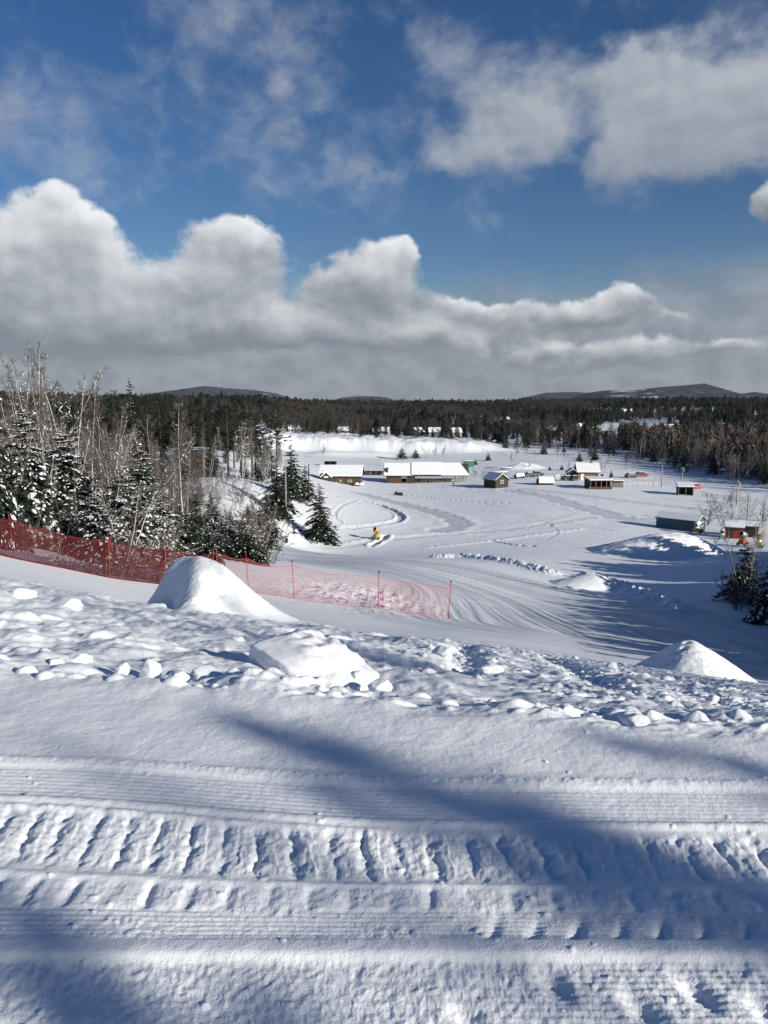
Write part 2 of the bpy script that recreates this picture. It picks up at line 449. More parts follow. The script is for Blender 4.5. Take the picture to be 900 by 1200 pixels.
def snow_mat(name, fine=True):
    m, t, b = mat_new(name)
    g = t.new('ShaderNodeNewGeometry'); pos = g.outputs['Position']
    n1 = t.noise(pos, 0.35, 4); n2 = t.noise(pos, 140.0, 2, 0.7); n3 = t.noise(pos, 26.0, 4, 0.6); n4 = t.noise(pos, 2.2, 4, 0.6)
    col = t.mix(t.mapr(n1, 0.3, 0.7), (0.80, 0.82, 0.85), (0.86, 0.87, 0.885))
    if fine:
        at_ = t.new('ShaderNodeAttribute', attribute_name='packed_shade')
        col = t.mix(at_.outputs['Fac'], col, (0.47, 0.50, 0.545))  # compacted snow, darkened further to paint in the fine shade of grooming ridges
        fo = t.new('ShaderNodeAttribute', attribute_name='woods')
        wn = t.noise(pos, 0.09, 6, 0.65)
        fcol = t.mix(t.mapr(wn, 0.35, 0.68), (0.035, 0.034, 0.032), (0.13, 0.12, 0.115))
        col = t.mix(fo.outputs['Fac'], col, fcol)
    t.l.new(col, b.inputs['Base Color'])
    b.inputs['Roughness'].default_value = 0.62; b.inputs['Specular IOR Level'].default_value = 0.25
    b.inputs['Sheen Weight'].default_value = 0.0
    h = t.math('ADD', t.math('MULTIPLY', n2, 0.0040), t.math('ADD', t.math('MULTIPLY', n3, 0.008), t.math('MULTIPLY', n4, 0.03)))
    bp = t.new('ShaderNodeBump'); bp.inputs['Strength'].default_value = 0.55; bp.inputs['Distance'].default_value = 1.0
    t.l.new(h, bp.inputs['Height']); t.l.new(bp.outputs[0], b.inputs['Normal'])
    return m

M = {}
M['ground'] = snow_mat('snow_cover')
M['snow'] = snow_mat('piled_snow', False)
M['snowload'] = simple('settled_snow', (0.83, 0.845, 0.87), 0.6, 0.03, 4)
M['needle'] = simple('spruce_needles', (0.021, 0.030, 0.020), 0.65, 0.5, island=True, spec=0.25)
M['pine'] = simple('pine_needles', (0.028, 0.038, 0.021), 0.65, 0.45, island=True, spec=0.25)
M['bark'] = simple('conifer_bark', (0.085, 0.066, 0.052), 0.9, 0.35, 8, spec=0.15)
M['twig'] = simple('bare_twigs', (0.125, 0.105, 0.092), 0.85, 0.35, island=True, spec=0.15)
M['grey_bark'] = simple('grey_bark', (0.26, 0.24, 0.22), 0.85, 0.35, 5, spec=0.15)
def birch():
    m, t, b = mat_new('birch_bark')
    tc = t.new('ShaderNodeTexCoord'); mp = t.new('ShaderNodeMapping'); mp.inputs['Scale'].default_value = (6, 6, 18)
    t.l.new(tc.outputs['Object'], mp.inputs[0])
    n = t.noise(mp.outputs[0], 1.2, 4, 0.6); n2 = t.noise(tc.outputs['Object'], 0.9, 3)
    c = t.mix(t.mapr(n2, 0.35, 0.65), (0.50, 0.47, 0.43), (0.66, 0.64, 0.60))
    t.l.new(t.mix(t.mapr(n, 0.57, 0.66), c, (0.10, 0.085, 0.075)), b.inputs['Base Color'])
    b.inputs['Roughness'].default_value = 0.75; return m
M['birch'] = birch()
M['brown_wood'] = planks('brown_boards', (0.095, 0.058, 0.036))
M['dark_wood'] = planks('dark_boards', (0.062, 0.046, 0.036))
M['red_wood'] = planks('red_boards', (0.26, 0.05, 0.03))
M['orange_wood'] = planks('orange_boards', (0.30, 0.145, 0.055), 0.2, False)
M['blue_wood'] = planks('blue_boards', (0.055, 0.105, 0.145), 0.2, False, 0.12)
M['pale_blue'] = planks('pale_blue_boards', (0.30, 0.44, 0.48), 0.2, False, 0.1)
M['cream_wall'] = planks('pale_siding', (0.55, 0.53, 0.48), 0.2, False, 0.08)
M['grey_wall'] = planks('grey_siding', (0.30, 0.31, 0.32), 0.2, False, 0.08)
M['white'] = simple('white_paint', (0.78, 0.78, 0.76), 0.5, 0.06)
M['trim'] = simple('weathered_timber', (0.17, 0.13, 0.10), 0.8, 0.3, 9)
M['shingle'] = simple('dark_shingles', (0.055, 0.05, 0.05), 0.85, 0.3, 12)
M['glass'] = simple('window_glass', (0.035, 0.045, 0.055), 0.12, 0.1, spec=0.6)
M['steel'] = simple('galvanised_steel', (0.36, 0.37, 0.38), 0.45, 0.15, metal=0.6)
M['dark_metal'] = simple('dark_metal', (0.04, 0.042, 0.045), 0.5, 0.2)
M['rubber'] = simple('rubber', (0.022, 0.022, 0.023), 0.85, 0.2)
M['pole_wood'] = simple('grey_pole', (0.30, 0.27, 0.235), 0.85, 0.25, 3)
M['pad'] = simple('black_pad', (0.025, 0.026, 0.03), 0.7, 0.2)
M['yellow'] = simple('yellow_paint', (0.46, 0.32, 0.13), 0.45, 0.15)
M['orange'] = simple('orange_paint', (0.36, 0.10, 0.035), 0.45, 0.15)
M['green'] = simple('green_paint', (0.055, 0.20, 0.12), 0.6, 0.15)
M['red_net'] = simple('red_netting', (0.070, 0.005, 0.009), 0.75, 0.2)
M['pink_net'] = simple('faded_red_netting', (0.50, 0.10, 0.10), 0.75, 0.15)
M['red_pole'] = simple('red_plastic_pole', (0.42, 0.03, 0.035), 0.5, 0.12)
M['wire'] = simple('chain_link', (0.40, 0.41, 0.42), 0.5, 0.1, metal=0.5)
M['cloth_dark'] = simple('dark_cloth', (0.022, 0.024, 0.032), 0.9, 0.3)
M['skin'] = simple('skin', (0.48, 0.30, 0.22), 0.6, 0.08)
M['blue_plastic'] = simple('blue_plastic', (0.06, 0.20, 0.42), 0.45, 0.12)
CAR = {}
def car_paint(col):
    k = 'car_paint_%02x%02x%02x' % tuple(int(c * 255) for c in col)
    if k not in CAR: CAR[k] = simple(k, col, 0.3, 0.06, spec=0.5)
    return CAR[k]
def mountain():
    m, t, b = mat_new('wooded_mountain')
    g = t.new('ShaderNodeNewGeometry'); pos = g.outputs['Position']
    n = t.noise(pos, 0.012, 8, 0.68); n2 = t.noise(pos, 0.0035, 5, 0.6, 0.6); n3 = t.noise(pos, 0.05, 3, 0.7)
    c = t.mix(t.mapr(n, 0.36, 0.66), (0.030, 0.034, 0.040), (0.095, 0.10, 0.112))
    patch = t.math('MULTIPLY', t.mapr(n2, 0.60, 0.66), t.mapr(n, 0.42, 0.52))
    c = t.mix(patch, c, (0.45, 0.47, 0.50))
    t.l.new(c, b.inputs['Base Color']); b.inputs['Roughness'].default_value = 0.95; b.inputs['Specular IOR Level'].default_value = 0.05
    bp = t.new('ShaderNodeBump'); bp.inputs['Strength'].default_value = 0.7; bp.inputs['Distance'].default_value = 12
    t.l.new(n3, bp.inputs['Height']); t.l.new(bp.outputs[0], b.inputs['Normal'])
    return m
M['mountain'] = mountain()
# ---------------------------------------------------------------- ground sheet
def poly_dist(x, y, pts):
    """distance to a polyline, signed side, and length along it"""
    best = np.full(x.shape, 1e9); side = np.zeros(x.shape); along = np.zeros(x.shape); acc = 0.0
    for (ax, ay), (bx, by) in zip(pts[:-1], pts[1:]):
        dx, dy = bx - ax, by - ay; L = math.hypot(dx, dy)
        t = np.clip(((x - ax) * dx + (y - ay) * dy) / (L * L), 0, 1)
        qx, qy = x - ax - t * dx, y - ay - t * dy
        d = np.hypot(qx, qy); k = d < best
        best = np.where(k, d, best); side = np.where(k, np.sign(dx * qy - dy * qx), side); along = np.where(k, acc + t * L, along)
        acc += L
    return best, side, along

def gl(pts, d0=20):
    pts = [gp(a, b, d0) for a, b in pts]
    P = [(p.x, p.y) for p in pts]
    for _ in range(2):      # round the corners
        Q = [P[0]]
        for a, b in zip(P[:-1], P[1:]):
            Q += [(a[0] * .75 + b[0] * .25, a[1] * .75 + b[1] * .25), (a[0] * .25 + b[0] * .75, a[1] * .25 + b[1] * .75)]
        P = Q + [P[-1]]
    return P

TRACKS = [  # polyline, half width, darkness, rut depth
 (gl([(418,577),(440,583),(478,592),(515,602),(538,611),(534,618),(512,622)]), 2.6, 0.75, 0.12),
 (gl([(384,579),(415,585),(448,592),(471,603),(468,611),(440,616),(405,619)]), 0.9, 0.85, 0.35),
 (gl([(596,574),(620,578),(650,585),(690,597),(730,608),(790,616)]), 3.0, 0.6, 0.10),
 (gl([(610,573),(660,578),(740,588),(800,595),(870,604)]), 1.8, 0.5, 0.08),
 (gl([(566,590),(610,600),(660,612),(720,622)]), 0.6, 0.3, 0.05),
 (gl([(380,641),(440,634),(520,626),(600,620),(690,606)]), 1.4, 0.25, 0.08),
 (gl([(452,628),(446,634),(436,639)]), 0.7, 0.6, 0.55),
 (gl([(468,579),(500,582),(540,587),(600,590)]), 0.25, 0.8, 0.12),
 (gl([(500,600),(560,596),(620,604),(660,622),(640,632)]), 0.35, 0.4, 0.05),
 (gl([(560,618),(600,622),(650,618),(640,610),(590,612),(560,618)]), 0.4, 0.4, 0.06),
 (gl([(470,640),(530,634),(580,626),(640,612),(700,592)]), 0.4, 0.35, 0.05),
 (gl([(700,600),(740,606),(800,612)]), 0.5, 0.4, 0.06),
 (gl([(420,585),(400,592),(390,604),(400,612)]), 0.4, 0.4, 0.12),
 (gl([(575,634),(610,640),(660,641),(700,643)]), 0.5, 0.5, 0.25),
]
RUN = gl([(330,652),(420,657),(500,668),(575,688),(650,712),(700,735),(740,752)])
RIDGES = [  # polyline, half width, height
 (gl([(512,654),(545,653),(580,657),(620,665),(645,672)]), 1.3, 0.75),
 (gl([(690,677),(725,686),(760,700),(795,716)]), 1.5, 0.85),
 (gl([(500,642),(560,636),(620,628),(680,620)]), 0.8, 0.25),
 (gl([(392,640),(430,631),(470,628),(520,624),(560,626)]), 0.7, 0.22),
 (gl([(420,569),(470,572),(540,573),(600,574)]), 0.6, 0.35),
]
SITES = []      # clearings of houses in the far woods: x, y, r

def ground_rows():
    r = list(np.geomspace(0.45, 1.5, 40))
    while r[-1] < 60: r.append(r[-1] * 1.0036)
    while r[-1] < 450: r.append(r[-1] * 1.0062)
    while r[-1] < 7900: r.append(r[-1] * 1.022)
    return np.array(r)
def ground_cols():
    a = list(np.arange(0, 33.0, 0.078))
    st = 0.1
    while a[-1] < 180: st = min(5.0, st * 1.13); a.append(a[-1] + st)
    a = [v for v in a if v < 178.5]
    return np.radians(np.array([-v for v in a[:0:-1]] + a))

def build_ground():
    r = ground_rows(); a = ground_cols(); nr, na = len(r), len(a)
    X = r[:, None] * np.sin(a)[None]; Y = r[:, None] * np.cos(a)[None]
    Z = np.empty_like(X); P = np.zeros_like(X); Wd = np.zeros_like(X)
    for i in range(0, nr, 60):
        sl = slice(i, min(nr, i + 60)); x = X[sl].ravel(); y = Y[sl].ravel()
        z = macro(x, y) + micro(x, y, r[sl][0], r[sl][-1])
        pk = np.zeros_like(x)  # darkening of tracks and run: compaction plus painted ridge shade
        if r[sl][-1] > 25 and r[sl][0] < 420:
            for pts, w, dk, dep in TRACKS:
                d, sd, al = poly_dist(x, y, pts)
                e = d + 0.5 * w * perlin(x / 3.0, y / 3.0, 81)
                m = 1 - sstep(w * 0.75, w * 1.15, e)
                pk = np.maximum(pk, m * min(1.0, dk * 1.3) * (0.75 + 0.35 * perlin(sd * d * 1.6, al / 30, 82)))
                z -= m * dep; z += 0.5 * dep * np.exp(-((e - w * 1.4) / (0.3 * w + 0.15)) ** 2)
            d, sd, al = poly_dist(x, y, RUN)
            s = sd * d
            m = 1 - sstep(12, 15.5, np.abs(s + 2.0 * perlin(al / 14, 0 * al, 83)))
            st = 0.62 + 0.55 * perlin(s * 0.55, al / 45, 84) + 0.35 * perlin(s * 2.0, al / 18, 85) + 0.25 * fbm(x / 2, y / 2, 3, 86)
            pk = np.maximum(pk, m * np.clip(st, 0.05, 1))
            z += m * (0.05 * perlin(s * 1.3, al / 25, 87) + 0.03 * perlin(s * 3.2, al / 12, 88))
            for pts, w, h in RIDGES:
                d, sd, al = poly_dist(x, y, pts)
                m = np.exp(-(d / w) ** 2)
                z += m * h * np.clip(0.35 + 0.75 * billow(x * 0.85, y * 0.6, 3, 90), 0, 1.5)
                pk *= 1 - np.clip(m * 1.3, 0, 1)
        if r[sl][0] < 27: z = add_domes(x, y, z)
        w = sstep(1350, 1480, y + 60 * perlin(x / 200, y / 200, 91)) 
        w = np.maximum(w, sstep(0, 1, np.where(y < -60, 1.0, 0.0)) * 0)
        Z[sl] = z.reshape(X[sl].shape); P[sl] = pk.reshape(X[sl].shape); Wd[sl] = w.reshape(X[sl].shape)
    V = np.stack([X, Y, Z], -1).reshape(-1, 3)
    idx = np.arange(nr * na).reshape(nr, na)
    q = np.stack([idx[:-1, :-1], idx[:-1, 1:], idx[1:, 1:], idx[1:, :-1]], -1).reshape(-1, 4)[:, ::-1]
    c = np.array([[0, 0, 0.0]]); c[0, 2] = Z[0].mean()
    V = np.concatenate([V, c])
    k = len(V) - 1
    tri = np.stack([np.full(na - 1, k), idx[0, 1:], idx[0, :-1]], -1)
    seam = np.stack([idx[:-1, -1], idx[:-1, 0], idx[1:, 0], idx[1:, -1]], -1)[:, ::-1]
    me = np_mesh('snow_ground', V, [np.ascontiguousarray(q), tri, np.ascontiguousarray(seam)], True)
    for nm, arr in (('packed_shade', P), ('woods', Wd)):
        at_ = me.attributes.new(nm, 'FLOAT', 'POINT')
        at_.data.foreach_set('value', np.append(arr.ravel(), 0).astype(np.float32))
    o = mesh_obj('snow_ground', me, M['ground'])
    props(o, kind='structure')
    return o
ground = build_ground()

def mound(name, cx, cy, fn, rx, ry, label, n=150, cat='snow mound', extra=None, group=None, soft=0):
    """a heap of snow on the ground: fn(u, v) is its height over the ground at offset (u, v) metres"""
    u = np.linspace(-rx, rx, n); v = np.linspace(-ry, ry, n)
    U, Vv = np.meshgrid(u, v)
    X = cx + U; Y = cy + Vv
    h = fn(U, Vv) * (1 + 0.05 * fbm(X / (0.35 * rx), Y / (0.35 * rx), 4, 17))
    for _ in range(soft):
        p_ = np.pad(h, 1, mode='edge'); h = (p_[1:-1, 1:-1] * 2 + p_[:-2, 1:-1] + p_[2:, 1:-1] + p_[1:-1, :-2] + p_[1:-1, 2:]) / 6
    h = h + 0.012 * rx * np.clip(h / h.max() * 4, 0, 1) * np.clip(billow(X * 4.5 / rx, Y * 4.5 / rx, 3, 19) - 0.35, 0, 1) * sstep(0.55, 0.1, h / h.max())
    Z = macro(X.ravel(), Y.ravel()).reshape(X.shape) + h - 0.07
    if extra is not None: Z = Z + extra(X, Y) * np.clip(h * 3, 0, 1)
    z0 = H(cx, cy)
    W = np.stack([U, Vv, Z - z0], -1).reshape(-1, 3)
    idx = np.arange(n * n).reshape(n, n)
    q = np.stack([idx[:-1, :-1], idx[:-1, 1:], idx[1:, 1:], idx[1:, :-1]], -1).reshape(-1, 4)
    hq = (h.ravel()[q].max(1) > 0.004)
    me = np_mesh(name, W, np.ascontiguousarray(q[hq]), True)
    o = mesh_obj(name, me, M['snow']); o.location = (cx, cy, z0)
    props(o, label, cat, group)
    return o

def kicker(u, v):
    # crescent ridge from back left to front right, hollow slip face towards the left front
    t = 0.60 * (u + 0.18) - 0.80 * (v - 0.10); s = -0.80 * (u + 0.18) - 0.60 * (v - 0.10)
    s = s - 0.34 * np.clip(t, -0.6, 2) ** 2
    A = 1.07 * sstep(-1.08, -0.5, t) * np.exp(-(np.clip(t - 0.05, 0, 9) / 0.88) ** 2)
    lee = np.exp(-(np.clip(-s - 0.18, 0, 9) / (1.05 + 0.2 * np.clip(t, 0, 2))) ** 1.9)
    q = np.clip((s + 0.06) / 0.66, 0, 1)
    slip = (1 - q) ** 1.5 * (1 + 1.2 * q - 0.3 * q * q)
    h = A * np.minimum(lee, np.where(s > -0.06, slip, 1.0))
    return h * (1 + 0.05 * fbm(u * 2 + 9, v * 2, 3, 7)) + 0.010 * fbm(u * 9, v * 9, 2, 8) * np.clip(h * 4, 0, 1)
p = at(229, 708, 12.6)
mound('snow_mound', p[0], p[1] + 0.5, kicker, 2.3, 2.3, 'tall curled snow mound with a steep hollow shaded left face in front of the nets', 240, soft=45, extra=lambda X, Y: 0.030 * fbm(X * 1.7, Y * 1.7, 4, 101) + 0.012 * fbm(X * 11, Y * 11, 3, 102) - 0.05 * np.exp(-((X - p[0] - 0.32) / 0.06) ** 2 - ((Y - p[1] - 0.1) / 0.05) ** 2) - 0.04 * np.exp(-((X - p[0] - 0.42) / 0.05) ** 2 - ((Y - p[1] + 0.05) / 0.05) ** 2))
def cone(u, v):
    s = np.where(u < 0, np.abs(u) / 1.2, np.abs(u) / 1.6)
    q = np.sqrt(s ** 2 + (v / 1.6) ** 2 + 0.03) + 0.05 * fbm(u * 0.8 + 4, v * 0.8, 2, 66)
    h = 1.06 * np.clip(1 - q, 0, 1) ** 1.1
    k = np.exp(-((u + 0.35) / 0.2) ** 2) * sstep(1.3, 0.1, np.abs(v))
    return h + k * 0.05 * billow(u * 5, v * 4, 2, 30) * np.clip(h * 3, 0, 1) + 0.015 * fbm(u * 3, v * 3, 3, 31) * np.clip(h * 4, 0, 1)
p = at(812, 786, 15.6)
mound('snow_mound', p[0], p[1] + 0.3, cone, 2.2, 2.0, 'smooth pointed snow mound with footprints up its left side, right of the rough slope', 200, soft=28, extra=lambda X, Y: 0.05 * fbm(X * 1.3, Y * 1.3, 4, 103) + 0.016 * fbm(X * 8, Y * 8, 3, 104) - sum(0.07 * np.exp(-((X - p[0] + 0.12 + 0.13 * k) / 0.06) ** 2 - ((Y - p[1] + 0.12 * k - 0.1 + 0.08 * (k % 2)) / 0.06) ** 2) for k in range(6)))
def whale(u, v):
    s = np.where(u < 0, np.abs(u) / 14.5, np.abs(u) / 8.0)
    a = np.clip(1 - s ** 2.1, 0, 1) ** 1.25
    w = np.where(v < 0, 6.5, 7.0)
    v = v - 0.9 * np.sin(u * 0.25)
    return 3.5 * a * np.clip(1 - (np.abs(v) / w) ** 2.0, 0, 1) ** 1.2 * (1 + 0.07 * fbm(u / 3, v / 3, 3, 33))
p = gp(806, 652, 60)
mound('snow_whale', p.x, p.y + 4.5, whale, 15, 7.5, 'long smooth whale of machine made snow below the blue shed', 160, extra=lambda X, Y: 0.12 * fbm(X / 1.5, Y / 1.5, 3, 35))
def whale2(u, v):
    s = np.where(u < 0, np.abs(u) / 5.2, np.abs(u) / 3.4)
    a = np.clip(1 - s ** 1.5, 0, 1) ** 1.2
    return 1.55 * a * np.clip(1 - (np.abs(v) / 3.2) ** 1.6, 0, 1)
p = gp(702, 690, 40)
mound('snow_mound', p.x, p.y + 1.6, whale2, 5.6, 4, 'low grey snow mound with a crumbled heap at its right, on the groomed run', 120, extra=lambda X, Y: 0.3 * np.clip(billow(X, Y, 3, 36), 0, 1) * sstep(p.x, p.x + 3, X))

# single blocks and lumps of snow at the rim of the cat track
def lump(name, px, py, d, w, h, label, seed, el=1.0, depth=0.8, rz=0.0, group=None, flat=0.0, sink=0.25, cat='snow lump'):
    bm = bmesh.new(); bmesh.ops.create_icosphere(bm, subdivisions=4, radius=1.0)
    V = np.array([v.co[:] for v in bm.verts])
    k = 1 + 0.17 * fbm(V[:, 0] * 1.3 + seed * 3.1, V[:, 1] * 1.3 + V[:, 2] * 1.7, 3, seed) + 0.06 * fbm(V[:, 0] * 4 + seed, V[:, 1] * 4 - V[:, 2] * 3, 2, seed + 5)
    pr = np.random.default_rng(seed)
    for _ in range(9):
        nn = pr.normal(0, 1, 3); nn[2] = abs(nn[2]) * 0.8; nn /= np.linalg.norm(nn); off = pr.uniform(0.62, 0.9)
        dd = np.clip(V @ nn - off, 0, None); V = V - 0.9 * dd[:, None] * nn
    if flat: V = np.sign(V) * np.abs(V) ** (1 - flat)
    V = V * k[:, None] * np.array([w / 2, w / 2 * depth, h / 2])
    for v, c in zip(bm.verts, V): v.co = c
    me = bpy.data.meshes.new(name); bm.to_mesh(me); bm.free()
    me.polygons.foreach_set('use_smooth', np.ones(len(me.polygons), bool))
    o = mesh_obj(name, me, M['snow'])
    p = at(px, py, d); z = H(p[0], p[1])
    o.location = (p[0], p[1], z + h * (0.5 - sink)); o.rotation_euler = (0, 0, rz)
    props(o, label, cat, group)
    return o
LG = 'snow lumps along the rim'
def slab():
    """the big broken slab by the rim: flat shaded left side, rounded crumbly top"""
    bm = bmesh.new(); bmesh.ops.create_cube(bm, size=1.0)
    bmesh.ops.subdivide_edges(bm, edges=bm.edges, cuts=24, use_grid_fill=True)
    V = np.array([v.co[:] for v in bm.verts]) * 2
    n = np.linalg.norm(V, axis=1, keepdims=True); V = V * (0.62 + 0.38 / np.maximum(n / 1.25, 0.8))
    x, y, z = V.T
    top = 1 - 0.45 * sstep(-0.6, 1.0, y) + 0.45 * billow(x * 1.9 + 2, y * 1.9, 3, 63) * sstep(-0.6, 0.2, y + 0.5 * x)
    top = top * (1 - 0.75 * sstep(0.0, 1.0, x))
    z = np.where(z > 0, z * top, z)
    k = 1 + 0.05 * fbm(x * 3, y * 3 + z * 2, 3, 64)
    k = k + 0.035 * billow(x * 4 + z, y * 4 + z * 2, 3, 65)
    W = np.stack([x * 0.43 * k, y * 0.30 * k, z * 0.135 * k], -1)
    for v, c in zip(bm.verts, W): v.co = c
    me = bpy.data.meshes.new('snow_block'); bm.to_mesh(me); bm.free()
    me.polygons.foreach_set('use_smooth', np.ones(len(me.polygons), bool))
    o = mesh_obj('snow_block', me, M['snow'])
    p = at(366, 790, 5.5); o.location = (p[0], p[1], H(p[0], p[1]) + 0.075); o.rotation_euler = (R(4), R(5), R(-48))
    props(o, 'big broken slab of snow with a flat shaded side, largest block at the rim', 'snow block')
slab()
LUMPS = [ # px, py, d, width, height, label
 (178, 791, 4.75, 0.17, 0.17, 'upright pointed lump of snow beside a hollow, left of the slab'),
 (143, 792, 4.75, 0.11, 0.10, 'small rounded snow lump just left of the upright pointed one'),
 (240, 795, 4.75, 0.26, 0.13, 'broad rounded snow boulder casting a long shadow, between pointed lump and slab'),
 (283, 803, 4.6, 0.16, 0.09, 'low round snow lump in the shadow just left of the slab'),
 (210, 802, 4.6, 0.15, 0.08, 'low flat snow lump between the pointed lump and the broad boulder'),
 (-2, 745, 7.2, 0.24, 0.20, 'round bright snow lump cut by the left edge of the photo'),
 (66, 785, 5.0, 0.16, 0.09, 'rounded snow lump on the rim near the left edge'),
 (92, 780, 5.2, 0.22, 0.12, 'larger rounded lump of snow left of the hollow'),
 (26, 709, 10.0, 0.40, 0.26, 'smooth white snow boulder high on the slope at the left edge'),
 (75, 715, 9.6, 0.62, 0.24, 'wide grey snow hump high on the left slope'),
 (278, 752, 7.8, 0.17, 0.13, 'small bright lump of snow alone above the slab'),
 (518, 767, 9.0, 0.32, 0.17, 'blocky snow lump on the edge of the cat prints, middle of the slope'),
 (717, 772, 11.5, 0.22, 0.24, 'knobby snow lump left of the pointed mound'),
 (626, 839, 3.95, 0.20, 0.07, 'flat bright snow lump on the rim right of the middle'),
 (658, 840, 3.95, 0.17, 0.08, 'grey snow lump on the rim, second of the four right of the middle'),
 (722, 843, 3.9, 0.10, 0.08, 'small round snow lump on the rim, third of the four right of the middle'),
 (744, 850, 3.75, 0.17, 0.08, 'rounded snow lump on the rim, last of the four right of the middle'),
 (870, 836, 4.9, 0.10, 0.10, 'round snowball near the right edge of the slope'),
 (856, 856, 3.75, 0.10, 0.06, 'small grey snow lump by the dry twig'),
 (575, 787, 7.6, 0.30, 0.13, 'smooth snow hump above the rim in the middle of the slope'),
 (418, 796, 5.3, 0.16, 0.12, 'rough snow lump leaning on the right of the big slab'),
 (446, 803, 5.0, 0.20, 0.10, 'broad low snow lump a little right of the big slab'),
 (404, 779, 6.2, 0.13, 0.13, 'small knob of snow standing behind the top of the big slab'),
 (640, 892, 3.25, 0.022, 0.014, 'tiny snow crumb alone on the smooth cat track'),
]
for i, (px, py, d, w, h, lb) in enumerate(LUMPS):
    lump('snow_lump', px, py, d, w, h, lb, 100 + i, depth=0.85, rz=i * 1.3, group=LG, sink=0.42)
# ---------------------------------------------------------------- plants
def frustums(segs, n=3):
    """segs (k,8): p0 p1 r0 r1 -> mesh arrays"""
    S = np.asarray(segs, float); k = len(S)
    p0, p1, r0, r1 = S[:, 0:3], S[:, 3:6], S[:, 6], S[:, 7]
    t = p1 - p0; t /= np.maximum(np.linalg.norm(t, axis=1, keepdims=True), 1e-9)
    ref = np.where(np.abs(t[:, 2:3]) > 0.9, np.array([[1.0, 0, 0]]), np.array([[0, 0, 1.0]]))
    a = np.cross(t, ref); a /= np.linalg.norm(a, axis=1, keepdims=True); b = np.cross(t, a)
    V = np.empty((k, 2, n, 3))
    for i in range(n):
        w = a * math.cos(2 * math.pi * i / n) + b * math.sin(2 * math.pi * i / n)
        V[:, 0, i] = p0 + w * r0[:, None]; V[:, 1, i] = p1 + w * r1[:, None]
    base = (np.arange(k) * 2 * n)[:, None]
    F = []
    for i in range(n):
        j = (i + 1) % n
        F.append(np.concatenate([base + i, base + j, base + n + j, base + n + i], 1))
    return V.reshape(-1, 3), np.concatenate(F)

def cat_arrays(parts):
    V, F, b = [], [], 0
    for v, f in parts:
        V.append(v); F.append(f + b); b += len(v)
    return np.concatenate(V), np.concatenate(F)

def pads(C, D, L, Wd, T, rg):
    """flattened snow pads: centre, direction, half length, half width, thickness"""
    k = len(C); D = D / np.linalg.norm(D, axis=1, keepdims=True)
    S = np.cross(D, np.array([[0, 0, 1.0]])); S /= np.maximum(np.linalg.norm(S, axis=1, keepdims=True), 1e-6)
    U = np.cross(S, D)
    V = np.empty((k, 8, 3))
    for i in range(6):
        a = i * math.pi / 3; j = rg.uniform(0.7, 1.2, (k, 1))
        V[:, i] = C + j * (D * (math.cos(a) * L[:, None]) + S * (math.sin(a) * Wd[:, None])) - U * (0.3 * T[:, None])
    V[:, 6] = C + U * T[:, None] + D * (L[:, None] * 0.15); V[:, 7] = C - U * (T[:, None] * 0.5)
    base = (np.arange(k) * 8)[:, None]; F = []
    for i in range(6):
        F.append(np.concatenate([base + i, base + (i + 1) % 6, base + 6], 1))
        F.append(np.concatenate([base + (i + 1) % 6, base + i, base + 7], 1))
    return V.reshape(-1, 3), np.concatenate(F)

